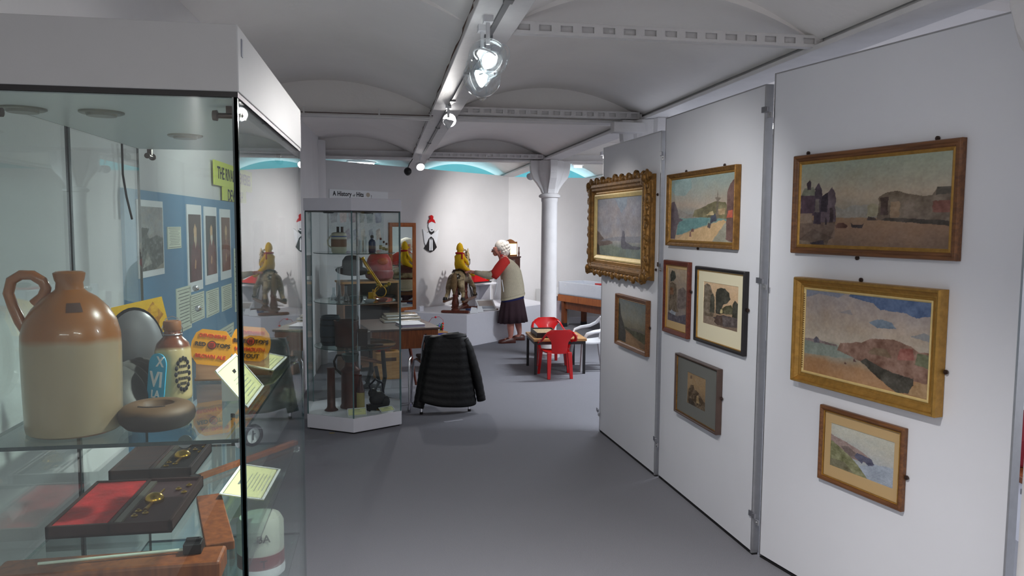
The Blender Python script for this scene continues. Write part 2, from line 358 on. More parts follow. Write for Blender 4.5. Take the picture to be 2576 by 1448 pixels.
# ---------------------------------------------------------------- lamps
def spotlight(loc, tgt, watts, cone, blend, lab, look='bright', size=1.0):
    L = Vector(loc); d = (Vector(tgt)-L).normalized(); q = d.to_track_quat('-Z', 'Y')
    r = root('track_spotlight', lab, 'spotlight', loc, group='track spotlights')
    X = q.to_matrix().to_4x4(); s = size
    b = MB(); b.box((0, 0, (2.45-loc[2])-.012), (.035, .05, .024)); b.tube([(0, 0, 2.44-loc[2]), (0, 0, .055*s)], .008, 10); obj('mount', b, whitep, r, smooth=True)
    b = MB(); b.tube([X @ Vector((.05*s*math.cos(a), 0, .02*s+.055*s*math.sin(a)-.01)) for a in [PI*i/10 for i in range(11)]], .0035, 6); obj('yoke', b, whitep, r, smooth=True)
    b = MB(); b.lathe([(.012*s, .05*s), (.022*s, .045*s), (.03*s, .02*s), (.046*s, -.012*s), (.05*s, -.03*s), (.047*s, -.03*s), (.042*s, -.012*s), (.026*s, .018*s), (.004, .03*s)], n=24, X=X, cap=False); obj('lamp_shade', b, whitep if look != 'clear' else gthin, r, smooth=True)
    b = MB(); b.lathe([(.002, .022*s), (.02*s, .012*s), (.034*s, -.008*s), (.036*s, -.014*s), (.002, -.016*s)], n=20, X=X); obj('bulb', b, bulbm, r, smooth=True)
    if look == 'clear':
        b = MB(); b.lathe([(.085, -.02), (.088, -.026), (.085, -.03), (.082, -.026), (.085, -.02)], n=36, X=X, cap=False); b.ell((0, 0, .0), (.078, .078, .078), 24, 12, X=X); obj('clear_globe', b, gthin, r, smooth=True)
    if watts:
        ld = bpy.data.lights.new('lamp', 'SPOT'); ld.energy = watts; ld.spot_size = math.radians(cone); ld.spot_blend = blend; ld.shadow_soft_size = .035; ld.color = (1, .975, .95)
        lo = bpy.data.objects.new('lamp', ld); C.objects.link(lo); lo.parent = r; lo.location = d*(.032*s); lo.rotation_euler = q.to_euler()
    return r
bulbm = mat('lamp_glow', (1, 1, 1), emit=(1, .98, .96), es=9)
LL = ['clear globed spotlight nearest the viewer, hanging from the first ceiling beam', 'bright spotlight halfway along the ceiling beam, before the cross beam', 'bright spotlight over the coat covered chair, beside the black round speaker',
      'second clear globed spotlight, just below and beyond the nearest one', 'white spotlight hanging just past the column capital, aimed at the diagonal wall', 'small pale spotlight hanging past the column near the back wall', 'small white spotlight close beside the halfway bright one, aimed at the gilt picture', 'spotlight on the first beam above the nearest panel, out of the picture', 'spotlight on the first beam aimed down at the walkway, out of the picture']
for i, (sp, lb) in enumerate(zip(SPOTS, LL)): spotlight(*sp, lb, 'clear' if i in (0, 3) else 'bright', .7 if i == 6 else 1.0)
b = MB(); b.box((.44, 4.4, 2.446), (.022, 8.6, .012)); 
for yy in (1.3, 2.2, 2.75, 3.3, 4.1, 5.0, 6.4, 7.6): b.box((.44, yy, 2.444), (.034, .05, .016))
tag(obj('lighting_track', b, mat('grey_track', (.42, .42, .43), .5)), 'grey lighting track along the underside of the first beam', 'track')
r = root('pendant_speaker', 'small black round speaker hanging at the far end of the beam', 'speaker', (.285, 9.38, 2.29))
b = MB(); b.ell((0, 0, 0), (.047, .047, .047), 20, 12); obj('speaker_body', b, black, r, smooth=True)
b = MB(); b.lathe([(.03, -.046), (.033, -.04), (.001, -.05)], n=16, X=Matrix.Rotation(.9, 4, 'X')); obj('speaker_grille', b, steel, r, smooth=True)
b = MB(); b.tube([(0, 0, .04), (.02, 0, .09), (.06, .03, .15)], .005, 8); obj('bracket', b, black, r, smooth=True)
tubem = mat('tube_glow', (1, 1, 1), emit=(.93, .97, 1), es=9)
def fluoro(loc, L, rz, watts, col, lab, glow=tubem, down=True):
    r = root('fluorescent_light', lab, 'ceiling light', loc, rz, 'fluorescent ceiling lights')
    b = MB(); b.box((0, 0, .03), (L+.06, .06, .04)); obj('fitting', b, whitep, r, bevel=.004)
    b = MB(); b.tube([(-L/2, 0, -.012), (L/2, 0, -.012)], .014, 14); obj('tube', b, glow, r, smooth=True)
    if watts:
        ld = bpy.data.lights.new('tube_light', 'AREA'); ld.shape = 'RECTANGLE'; ld.size = L; ld.size_y = .06; ld.energy = watts; ld.color = col
        lo = bpy.data.objects.new('tube_light', ld); C.objects.link(lo); lo.parent = r; lo.location = (0, 0, -.035 if down else .06)
        if not down: lo.rotation_euler = (PI, 0, 0)
    return r
FL = ['fluorescent tube in the left ceiling bay behind the viewer', 'fluorescent tube in the middle ceiling bay behind the viewer', 'fluorescent tube beyond the picture panels, near the viewer', 'fluorescent tube beyond the picture panels, halfway down the room',
      'fluorescent tube in the bay right of the column']
for (l, L, rz, wt, cl), lb in zip(FILL_TUBES[:5], FL): fluoro(l, L, rz, wt, cl, lb)
fluoro((-.36, 12.9, 2.650), .42, .25, 12, (.8, .95, 1), 'glowing white tube above the diagonal wall at far left', mat('tube_bright', (1, 1, 1), emit=(.9, .97, 1), es=14))
fluoro((2.93, 11.5, 2.56), .12, 0, 0, (1, 1, 1), 'short glowing lamp just right of the column capital')
fluoro((1.2, 13.318, 1.75), 1.4, 0, 7, (.65, .92, 1), 'fluorescent tube hidden behind the diagonal wall, lighting the cyan wall', down=False)
fluoro((3.0, 13.318, 1.75), 1.4, 0, 7, (.65, .88, 1), 'fluorescent tube hidden behind the back wall, lighting the cyan wall', down=False)

# ---------------------------------------------------------------- picture panels
def ang(a, c): return math.atan2(c[1]-a[1], c[0]-a[0])
P3 = ((1.697, 5.863), (1.753, 4.735)); P2 = ((1.771, 4.715), (1.817, 3.500)); P1 = ((1.844, 3.470), (2.113, 2.248))
def panel(P, h, lab):
    L = math.hypot(P[1][0]-P[0][0], P[1][1]-P[0][1]); r = root('exhibition_screen', lab, 'partition', (*P[0], 0), ang(*P))
    b = MB(); b.box((L/2, .02, h/2+.01), (L-.016, .038, h-.02)); obj('board', b, panelm, r)
    for x in (.004, L-.004):
        b = MB(); b.box((x, .02, h/2+.005), (.008, .042, h-.01)); obj('edge_strip', b, alu, r)
    b = MB(); b.box((L/2, .02, h+.002), (L, .042, .006)); obj('edge_strip', b, alu, r)
    b = MB(); b.box((L/2, .02, .005), (L, .03, .01)); obj('foot_strip', b, dark, r)
    return r
panel(P3, 2.255, 'farthest white display panel, carrying the ornate gilt picture')
panel(P2, 2.33, 'middle white display panel with four framed pictures')
panel(P1, 2.375, 'nearest white display panel with three framed pictures')
def clip(p, rz, lab):
    r = root('panel_clip', lab, 'clip', p, rz)
    b = MB(); b.box((-.022, -.006, .014), (.034, .006, .028)); b.box((.004, -.010, .012), (.02, .012, .024)); obj('upper_plate', b, steel, r, bevel=.001)
    b = MB(); b.box((.02, -.006, -.016), (.032, .006, .026)); b.lathe([(.004, 0), (.004, .006)], n=10, X=Matrix.Translation((.022, -.008, -.016)) @ Matrix.Rotation(PI/2, 4, 'X')); obj('lower_plate', b, alu, r, bevel=.001)
for z, lb in ((2.20, 'top'), (1.375, 'middle'), (.20, 'bottom')): clip((1.822, 3.484, z), ang(*P1), lb+' steel clip joining the nearest and middle white panels')
for z, lb in ((2.10, 'top'), (1.39, 'middle'), (.24, 'bottom')): clip((1.758, 4.72, z), ang(*P2), lb+' steel clip joining the middle and farthest white panels')
clip((1.694, 5.872, .16), ang(*P3), 'steel clip low on the far edge of the farthest panel')

def frame_mb(w, h, prof):
    """mitred frame; profile = list of (inset from outer edge, y) with y negative towards the viewer"""
    b = MB(); R = []
    for ins, y in prof:
        R.append([(-w/2+ins, y, -h/2+ins), (w/2-ins, y, -h/2+ins), (w/2-ins, y, h/2-ins), (-w/2+ins, y, h/2-ins)])
    vs = [p for q in R for p in q]; fs = []; n = len(R)
    for i in range(n):
        for j in range(4):
            a = i*4+j; c = i*4+(j+1) % 4; e = ((i+1) % n)*4; fs.append((a, c, e+(j+1) % 4, e+j))
    b.add(vs, fs); return b
def picture(P, t0, t1, z0, z1, lab, cat='picture', depth=.03, prof=None, fm=None, inner=None, mount=None, img=None, im=None, plates=(), glass=False, mat2=None):
    a = Vector(P[0]); d = (Vector(P[1])-a).normalized(); nrm = Vector((d.y, -d.x)); c = a+d*(t0+t1)/2
    w_, h_ = t1-t0, z1-z0; r = root('framed_picture', lab, cat, (c.x, c.y, (z0+z1)/2), math.atan2(d.y, d.x))
    r.location += Vector((nrm.x, nrm.y, 0))*.001
    prof = prof or [(0, 0), (0, -depth), (.006, -depth-.004), (.014, -depth+.002), (.022, -depth+.004), (.022, -.004)]
    obj('frame', frame_mb(w_, h_, prof), fm, r, bevel=.0015)
    fw_ = max(p[0] for p in prof); iw, ih = w_-2*fw_+.002, h_-2*fw_+.002
    if inner:
        k, md, yy = inner
        obj('inner_slip', frame_mb(iw, ih, [(0, yy), (0, yy-.006), (k*.5, yy-.008), (k, yy-.003), (k, yy)]), md, r); iw -= 2*k; ih -= 2*k
    y = -depth+.012
    if mount:
        ml, mt, mr, mb_, mm = mount
        b = MB(); pl = [(-iw/2, -ih/2), (iw/2, -ih/2), (iw/2, ih/2), (-iw/2, ih/2)]; ip = [(-iw/2+ml, -ih/2+mb_), (iw/2-mr, -ih/2+mb_), (iw/2-mr, ih/2-mt), (-iw/2+ml, ih/2-mt)]
        vs = [(x, y, z) for x, z in pl]+[(x, y, z) for x, z in ip]+[(x*.996, y+.003, z*.996) for x, z in ip]; fs = [(j, (j+1) % 4, 4+(j+1) % 4, 4+j) for j in range(4)]+[(4+j, 4+(j+1) % 4, 8+(j+1) % 4, 8+j) for j in range(4)]
        b.add(vs, fs); obj('mount', b, mm, r)
        cx, cz = (ml-mr)/2, (mb_-mt)/2; iw -= ml+mr; ih -= mt+mb_
    else: cx = cz = 0
    canvas('print' if mount else 'canvas', iw+.004, ih+.004, img, r, y+.003, MATS[im or 'oil'], cx, cz)
    for kind, u in plates:      # small metal hanging plates
        b = MB()
        if kind == 't': p = (-w_/2+u*w_, -.004, h_/2+.008)
        elif kind == 'b': p = (-w_/2+u*w_, -.004, -h_/2-.008)
        else: p = (w_/2+.008, -.006, -h_/2+u*h_)
        b.lathe([(.009, -.003), (.009, .003)], p, 14, X=None); 
        b = MB(); X = Matrix.Translation(p) @ Matrix.Rotation(PI/2, 4, 'X'); b.lathe([(.009, -.003), (.009, .003)], n=14, X=X); b.lathe([(.004, .003), (.003, .007)], n=8, X=X); obj('hanging_plate', b, mat('dark_brass', (.28, .22, .20), .4, .6), r, smooth=True)
    return r
# nearest panel
town = paint(190, 120, [(0, (122, 98, 80)), (.2, (142, 112, 90)), (.34, (148, 120, 94)), (.42, (150, 138, 124)), (.6, (178, 160, 140)), (.8, (160, 158, 140)), (1, (150, 158, 140))], [
    ([(0, .28), (.27, .34), (.28, .20), (.22, .0), (0, 0)], (104, 86, 70)),
    ([(0, .3), (.28, .26), (.28, .08), (0, .08)], (112, 92, 82), .1, .6), ([(0, .06), (.2, .02), (.27, .1), (.1, .2)], (86, 70, 60), .12, .6),
    ([(.0, .60), (.03, .70), (.105, .71), (.115, .60)], (120, 120, 104)), ([(0, .37), (0, .61), (.115, .6), (.115, .36)], (78, 58, 70)), ([(0, .27), (0, .39), (.1, .39), (.1, .27)], (132, 112, 96)),
    ([(.055, .68), (.05, .76), (.065, .80), (.08, .77), (.08, .68)], (58, 44, 54)), ([(.115, .26), (.11, .68), (.145, .76), (.17, .68), (.17, .26)], (66, 52, 64)), ([(.12, .4), (.12, .56), (.155, .56), (.155, .4)], (110, 100, 96)),
    ([(.17, .28), (.17, .60), (.21, .62), (.25, .70), (.275, .62), (.28, .28)], (92, 76, 84)), ([(.165, .40), (.17, .60), (.22, .64), (.22, .40)], (50, 38, 52)), ([(.235, .27), (.235, .45), (.26, .45), (.26, .27)], (62, 46, 50)), ([(.205, .25), (.205, .33), (.218, .33), (.218, .25)], (46, 34, 40)),
    ([(.28, .33), (.28, .47), (.34, .42), (.38, .47), (.5, .48), (.58, .45), (.62, .33)], (138, 134, 128), .08, .8), ([(.50, .34), (.5, .46), (.54, .49), (.58, .46), (.58, .35)], (158, 148, 124)),
    ([(.57, .30), (.58, .56), (.62, .60), (.68, .62), (.76, .58), (.84, .55), (.9, .56), (.92, .63), (1, .64), (1, .26), (.8, .29)], (112, 96, 82), .14), ([(.59, .36), (.59, .55), (.64, .56), (.64, .36)], (82, 62, 60)), ([(.65, .33), (.66, .5), (.71, .5), (.71, .33)], (150, 124, 100)), ([(.90, .38), (.90, .5), (1, .5), (1, .38)], (122, 76, 64)), ([(.92, .56), (.92, .64), (1, .64), (1, .56)], (70, 62, 52)),
    ([(.6, .30), (.8, .27), (1, .24), (1, .29), (.62, .33)], (74, 64, 56)), ([(.28, .24), (.30, .27), (.34, .27), (.375, .23), (.36, .21), (.29, .21)], (90, 58, 46)), ([(.39, .27), (.41, .255), (.47, .25), (.485, .265), (.475, .21), (.40, .22)], (58, 46, 46)), ([(.5, .30), (.51, .35), (.56, .33), (.57, .30)], (74, 58, 54)),
    ([(.09, .03), (.2, .06), (.2, .0), (.11, .0)], (64, 52, 60))], .05, 3)
D1 = [(0, 0), (0, -.022), (.004, -.03), (.014, -.03), (.018, -.024), (.024, -.024), (.030, -.018), (.030, -.004)]
picture(P1, .175, 1.02, 1.531, 1.975, 'large wide brown framed painting of old harbour houses and mud, top of the nearest panel', 'painting', prof=D1, fm=woodf, inner=(.014, gold, -.012), img=town, im='oil_gloss', plates=[('t', .08), ('t', .86), ('b', .44)])
beach = paint(190, 120, [(0, (168, 128, 92)), (.16, (160, 124, 92)), (.24, (150, 138, 120)), (.3, (138, 142, 134)), (.38, (132, 140, 134)), (.42, (178, 166, 150)), (.6, (178, 162, 146)), (.8, (168, 154, 146)), (1, (160, 150, 148))], [
    ([(0, .9), (.12, .96), (.3, .94), (.36, 1), (0, 1)], (108, 122, 148), .1, .6), ([(.38, .97), (.58, .92), (.64, .86), (.8, .86), (.9, .82), (1, .86), (1, 1), (.4, 1)], (78, 100, 138), .12, .85), ([(.55, .70), (.62, .76), (.72, .74), (.76, .68), (.62, .66)], (102, 122, 142), .12, .8), ([(.86, .62), (.96, .68), (1, .66), (1, .6)], (120, 130, 140), .1, .6), ([(.3, .78), (.4, .82), (.42, .76)], (130, 134, 144), .1, .5),
    ([(0, .40), (.1, .42), (.2, .40), (.3, .385), (.3, .37), (0, .37)], (128, 112, 110)), ([(0, .22), (0, .38), (.3, .37), (.40, .32), (.43, .27), (.3, .24), (.12, .23)], (134, 142, 132), .06), ([(.09, .37), (.085, .41), (.11, .45), (.14, .41), (.14, .37)], (92, 88, 96)),
    ([(.30, .33), (.33, .42), (.4, .44), (.5, .47), (.58, .53), (.75, .56), (.87, .52), (.93, .47), (1, .49), (1, .16), (.75, .17), (.5, .26)], (132, 102, 88), .18), ([(.78, .35), (.8, .48), (.88, .5), (.9, .38)], (142, 90, 80), .12), ([(.9, .34), (.92, .46), (1, .46), (1, .32)], (106, 108, 84), .1), ([(.55, .36), (.6, .44), (.7, .45), (.74, .36)], (112, 96, 74), .15, .7),
    ([(.50, .26), (.54, .30), (.7, .22), (.9, .19), (.90, .12), (.86, .02), (.78, .0), (.66, .10)], (70, 66, 58), .12), ([(.86, .02), (.92, .16), (1, .16), (1, .0)], (168, 138, 104)), ([(.44, .24), (.45, .28), (.47, .24)], (96, 70, 70)), ([(.365, .19), (.37, .22), (.385, .19)], (96, 70, 62))], .07, 11)
D2 = [(0, 0), (0, -.042), (.004, -.05), (.012, -.048), (.016, -.038), (.028, -.026), (.034, -.026), (.036, -.022), (.046, -.020), (.046, -.004)]
rp = picture(P1, .225, .98, .947, 1.425, 'deep gold framed painting of a grounded boat on a beach, middle of the nearest panel', 'painting', .034, D2, gold, (.010, goldp, -.018), None, beach, 'oil', [('t', .46), ('r', .36)])
b = MB()
for i in range(34): b.ell((-.3265, -.026, -.17+i*.0101), (.0032, .003, .0032), 6, 4)
obj('bead_moulding', b, goldd, rp)
cliff = paint(110, 110, [(0, (158, 162, 168)), (.3, (164, 168, 170)), (.5, (176, 176, 172)), (.75, (186, 184, 172)), (1, (190, 188, 174))], [
    ([(.45, .2), (.7, .38), (1, .44), (1, 0), (.5, 0)], (156, 164, 176), .08), ([(0, .74), (.08, .70), (.25, .66), (.5, .56), (.66, .46), (.70, .38), (.6, .34), (.4, .34), (0, .3)], (152, 132, 126), .1),
    ([(.38, .42), (.44, .50), (.66, .46), (.71, .36), (.62, .30), (.55, .36), (.52, .30), (.44, .36)], (88, 88, 106), .1), ([(.18, .54), (.3, .58), (.42, .48), (.4, .36), (.3, .34)], (118, 104, 100), .1), ([(0, .0), (0, .6), (.16, .5), (.34, .36), (.5, .18), (.62, 0)], (124, 124, 92), .16), ([(0, 0), (.0, .18), (.24, .2), (.4, .02)], (112, 106, 88), .12, .7)], .05, 23)
D3 = [(0, 0), (0, -.018), (.005, -.024), (.012, -.024), (.018, -.018), (.022, -.014), (.022, -.003)]
picture(P1, .388, .834, .532, .867, 'small brown framed watercolour of grassy sea cliffs, bottom of the nearest panel', 'painting', .02, D3, woodf, (.004, gold, -.010), (.032, .045, .028, .050, tanm), cliff, 'paper_print', [('r', .42)])
# middle panel
quay = paint(150, 110, [(0, (196, 158, 118)), (.2, (176, 160, 130)), (.34, (110, 150, 146)), (.42, (150, 148, 140)), (.55, (178, 160, 142)), (.8, (160, 164, 152)), (1, (146, 168, 162))], [
    ([(0, .85), (.1, 1), (.35, 1), (.36, .84), (.25, .72), (.08, .74)], (132, 168, 168), .1, .6), ([(.1, .42), (.14, .52), (.3, .42), (.45, .44), (.7, .42), (.6, .36), (.1, .36)], (140, 132, 122), .08),
    ([(0, .02), (0, .62), (.06, .64), (.12, .52), (.15, .36), (.22, .34), (.22, .30), (.14, .28), (.1, .10), (.08, .02)], (94, 78, 84), .12), ([(.1, .08), (.15, .3), (.4, .36), (.66, .38), (.62, .26), (.4, .18), (.2, .1)], (96, 142, 140), .08),
    ([(.38, .38), (.42, .48), (.55, .52), (.62, .56), (.74, .60), (.88, .58), (.92, .5), (.9, .34), (.66, .36)], (118, 110, 72), .2), ([(.6, .40), (.64, .44), (.7, .46), (.72, .40)], (198, 176, 130)), ([(.74, .40), (.78, .48), (.88, .5), (.88, .40)], (178, 150, 112), .2),
    ([(.1, 0), (.24, .1), (.5, .2), (.86, .33), (.9, .30), (.72, .0)], (212, 176, 128), .06), ([(.7, 0), (.88, .28), (.96, .3), (1, .0)], (162, 158, 140), .08),
    ([(.745, .34), (.75, .62), (.72, .66), (.76, .66), (.765, .78), (.775, .66), (.82, .65), (.78, .6), (.79, .34)], (112, 100, 84), .08, .75), ([(.66, .26), (.67, .38), (.74, .42), (.76, .32)], (60, 66, 82), .1),
    ([(.9, .04), (.9, .72), (.94, .84), (1, .92), (1, .0), (.94, .02)], (108, 76, 68), .12), ([(.9, .36), (.92, .46), (.98, .46), (.98, .36)], (188, 84, 60)), ([(.33, .06), (.34, .14), (.37, .14), (.37, .06)], (132, 90, 74)), ([(.36, .14), (.37, .19), (.41, .19), (.41, .14)], (120, 84, 74)), ([(.62, .22), (.64, .28), (.68, .26), (.67, .2)], (86, 70, 66))], .05, 31)
picture(P2, .115, .998, 1.532, 1.97, 'gold and brown framed painting of ships by a sunlit quay, top of the middle panel', 'painting', .03, [(0, 0), (0, -.032), (.004, -.036), (.012, -.030), (.020, -.026), (.026, -.018), (.026, -.004)], goldd, (.012, gold, -.012), None, quay, 'oil_gloss', [('t', .25), ('t', .80), ('b', .46)])
tower = paint(60, 110, [(0, (120, 110, 104)), (.16, (128, 118, 114)), (.4, (140, 124, 108)), (.7, (148, 132, 116)), (1, (176, 156, 132))], [
    ([(.12, .74), (.1, .86), (.2, .96), (.34, .94), (.42, .84), (.3, .76)], (62, 64, 56), .14), ([(.05, .2), (.1, .7), (.2, .74), (.44, .7), (.5, .3), (.6, .2)], (102, 88, 72), .14), ([(.1, .5), (.14, .64), (.3, .62), (.3, .5)], (120, 84, 60)), ([(.5, .4), (.55, .62), (.8, .68), (1, .6), (1, .3), (.5, .26)], (108, 96, 90), .12), ([(.1, .16), (.2, .22), (.45, .18), (.4, .12)], (150, 156, 164)), ([(0, 0), (0, .16), (.5, .12), (1, .2), (1, 0)], (90, 84, 92), .1)], .06, 41)
picture(P2, .072, .442, .984, 1.44, 'narrow upright red wood framed print, left of the tree engraving', 'picture', .022, [(0, 0), (0, -.022), (.004, -.026), (.026, -.020), (.030, -.016), (.030, -.003)], woodr, (.004, gold, -.010), (.012, .016, .012, .045, tanm), tower, 'paper_print', [('r', .62)])
tree = paint(150, 140, [(0, (126, 104, 88)), (.12, (124, 106, 90)), (.3, (160, 134, 108)), (.55, (206, 172, 136)), (1, (214, 182, 146))], [
    ([(.0, .14), (.02, .9), (.1, .96), (.2, .92), (.26, .78), (.34, .66), (.34, .3), (.3, .2)], (118, 104, 88), .2), ([(.2, .3), (.22, .7), (.3, .74), (.34, .6), (.34, .3)], (70, 68, 56), .12), ([(.38, .3), (.37, .62), (.36, .72), (.4, .86), (.5, .9), (.62, .9), (.74, .82), (.78, .68), (.7, .58), (.6, .54), (.52, .4), (.52, .3)], (64, 62, 52), .14),
    ([(.52, .32), (.55, .44), (.66, .52), (.8, .56), (.86, .48), (.9, .36)], (86, 82, 60), .14), ([(.84, .3), (.84, .58), (.9, .68), (.98, .62), (1, .3)], (62, 60, 50), .12), ([(.5, .33), (.52, .42), (.57, .43), (.58, .34)], (206, 190, 140)), ([(.3, .2), (.6, .3), (1, .3), (1, .1), (.6, .04)], (92, 82, 80), .12), ([(.0, .0), (.0, .18), (.3, .2), (.5, .04), (.5, 0)], (140, 122, 106), .08), ([(.34, .1), (.4, .26), (.56, .28), (.6, .06), (.44, .04)], (84, 66, 58), .1)], .05, 51)
picture(P2, .537, 1.112, .994, 1.426, 'black and gold framed engraving of trees with a wide cream mount', 'picture', .024, [(0, 0), (0, -.022), (.004, -.028), (.016, -.026), (.020, -.02), (.020, -.003)], mat('black_frame', (.10, .08, .09), .35), (.006, gold, -.012), (.062, .058, .060, .088, cream), tree, 'paper_print', [('r', .55)])
house = paint(90, 110, [(0, (120, 100, 76)), (.3, (128, 106, 80)), (.6, (150, 124, 92)), (1, (156, 130, 98))], [
    ([(.05, .05), (.08, .45), (.2, .62), (.34, .64), (.4, .5), (.5, .52), (.66, .46), (.86, .3), (1, .26), (1, 0), (.1, 0)], (92, 76, 58), .2), ([(.14, .8), (.16, .9), (.26, .92), (.26, .82)], (92, 70, 60), .1, .6), ([(.5, .14), (.52, .36), (.62, .4), (.66, .16)], (140, 118, 84)), ([(.1, .02), (.14, .2), (.4, .12), (.5, .0)], (62, 52, 42), .1)], .06, 61)
picture(P2, .302, .862, .52, .882, 'grey mounted print in a slim dark wood frame, bottom of the middle panel', 'picture', .03, [(0, 0), (0, -.032), (.003, -.034), (.008, -.033), (.012, -.026), (.014, -.02), (.014, -.003)], mat('grey_brown_frame', (.30, .23, .20), .4, noise=.1), (.003, goldd, -.018), (.135, .072, .150, .072, greym), house, 'paper_print', [('r', .56)])
# farthest panel
sea = paint(150, 110, [(0, (104, 112, 104)), (.2, (112, 122, 116)), (.27, (140, 140, 136)), (.32, (160, 154, 154)), (.5, (140, 138, 144)), (.75, (148, 144, 150)), (1, (140, 144, 152))], [
    ([(.4, .95), (.5, 1), (.7, 1), (.66, .8), (.56, .7)], (128, 146, 162), .1, .6), ([(0, .22), (0, .46), (.08, .42), (.2, .32), (.38, .28), (.38, .25), (.1, .2)], (108, 94, 88), .1), ([(.1, .28), (.45, .30), (.8, .28), (1, .3), (1, .38), (.5, .36), (.2, .32)], (126, 128, 136), .06, .8),
    ([(0, 0), (.0, .26), (.08, .22), (.1, .1), (.14, .0)], (64, 56, 54), .1), ([(.56, .22), (.57, .34), (.59, .46), (.63, .44), (.65, .3), (.8, .24), (.96, .23), (.9, .19), (.6, .19)], (90, 88, 98), .08, .85), ([(.1, .2), (.34, .24), (.56, .2), (.5, .06), (.2, .12)], (126, 134, 118), .08, .6)], .09, 71)
G = [(0.03, 0), (.03, -.02), (.038, -.05), (.055, -.075), (.075, -.078), (.085, -.068), (.100, -.066), (.112, -.05), (.112, -.004)]
W3, H3 = 1.27, .76
rg = picture(P3, -.18, -.18+W3, 1.262, 2.022, 'large ornate carved gilt frame with a seascape, on the farthest panel', 'painting', .05, G, goldd, (.022, gold, -.04), None, sea, 'oil', [('r', .78), ('r', .14)])
obj('gilt_liner', frame_mb(W3-.262, H3-.262, [(0, -.03), (0, -.052), (.01, -.054), (.03, -.044), (.034, -.04), (.034, -.03)]), goldp, rg)
def scroll(b, p, s, a):      # a carved leaf scroll
    X = Matrix.Translation(p) @ Matrix.Rotation(a, 4, 'Y')
    pts = [X @ Vector((s*(.9-.12*k)*math.cos(k*.55)*.5, -.006*math.sin(k*.5)-.004, s*(.9-.12*k)*math.sin(k*.55)*.5)) for k in range(8)]
    b.tube(pts, [.013*s/.08*(1-.09*k) for k in range(8)], 6)
    b.ell(X @ Vector((s*.12, -.012, s*.08)), (.016*s/.08, .014, .022*s/.08), 8, 5)
def carved(b, n, x0, z0, x1, z1, out, amp):
    for i in range(n):
        t = (i+.5)/n; x = x0+(x1-x0)*t; z = z0+(z1-z0)*t; k = .6+.4*abs(math.sin(t*PI*3)); s = amp*k
        scroll(b, (x, -.05, z), s, out+(.9 if i % 2 else -.9))
        b.ell((x+random.uniform(-.01, .01), -.062, z+random.uniform(-.008, .008)), (.016, .013, .02), 7, 5)
for side, (x0, z0, x1, z1, out, n) in {'t': (-W3/2+.08, H3/2-.035, W3/2-.08, H3/2-.035, -PI/2, 16), 'b': (-W3/2+.08, -H3/2+.035, W3/2-.08, -H3/2+.035, PI/2, 16), 'l': (-W3/2+.035, -H3/2+.08, -W3/2+.035, H3/2-.08, PI, 9), 'r': (W3/2-.035, -H3/2+.08, W3/2-.035, H3/2-.08, 0, 9)}.items():
    b = MB(); b.tube([(x0, -.05, z0), (x1, -.05, z1)], .018, 8); carved(b, n, x0, z0, x1, z1, out, .085); obj('carved_border', b, goldd, rg, smooth=True)
for sx in (-1, 1):
    for sz in (-1, 1):
        b = MB(); c0 = (sx*(W3/2-.055), -.05, sz*(H3/2-.055))
        for k in range(5): scroll(b, (c0[0]+.03*math.cos(k*1.3), -.055, c0[2]+.03*math.sin(k*1.3)), .10, k*1.25)
        b.ell((c0[0], -.075, c0[2]), (.03, .022, .03), 10, 6); obj('corner_ornament', b, goldd, rg, smooth=True)
lane = paint(100, 90, [(0, (112, 88, 66)), (.25, (118, 96, 72)), (.36, (104, 100, 80)), (.48, (116, 112, 96)), (.7, (122, 122, 112)), (1, (104, 112, 112))], [
    ([(0, 0), (0, .9), (.06, .86), (.1, .62), (.2, .44), (.28, .26), (.3, 0)], (56, 56, 50), .08), ([(.2, .34), (.4, .28), (.7, .18), (1, .12), (1, .34), (.6, .36), (.3, .38)], (72, 72, 54), .12), ([(.28, .05), (.32, .26), (.5, .22), (.8, .06), (.8, 0), (.3, 0)], (138, 108, 78), .06), ([(.3, .36), (.6, .4), (1, .4), (1, .36), (.5, .34)], (98, 92, 84), .06)], .06, 81)
picture(P3, .408, 1.010, .78, 1.156, 'dark landscape in a plain brown frame, below the ornate gilt frame', 'painting', .03, [(0, 0), (0, -.03), (.004, -.034), (.022, -.026), (.030, -.018), (.030, -.004)], woodf, (.006, goldd, -.012), None, lane, 'oil_gloss', [('r', .52)])

# ---------------------------------------------------------------- tall glass case by the viewer
XL, XR, YF, YB = -.700, -.245, 1.385, 2.375
cs = root('glass_display_case', 'tall square glass display case with white canopy filling the left of the view', 'display case', ((XL+XR)/2, (YF+YB)/2, 0))
cw, cdp = XR-XL, YB-YF
b = MB(); b.box((0, 0, .26), (cw+.02, cdp+.02, .52)); obj('plinth', b, whitelam, cs, bevel=.003)
b = MB(); b.box((0, 0, 1.929), (cw+.006, cdp+.006, .112)); obj('canopy', b, mat('canopy_laminate', (.68, .68, .68), .6, noise=.01), cs, bevel=.002)
b = MB(); b.box((0, 0, 1.8685), (cw+.002, cdp+.002, .009)); obj('canopy_trim', b, mat('black_trim', (.10, .09, .09), .5), cs)
b = MB(); b.box((0, 0, 1.868), (cw-.016, cdp-.016, .0125)); obj('canopy_underside', b, mat('grey_underside', (.80, .82, .82), .35), cs)
b = MB(); b.box((cw/2+.0035, -cdp/2+.035, 1.953), (.001, .013, .03)); obj('maker_plate', b, mat('plate_grey', (.45, .46, .52), .3, .6), cs)
Z0, Z1 = .52, 1.864
gcase = glassmat('case_glass', (.925, .965, .95))
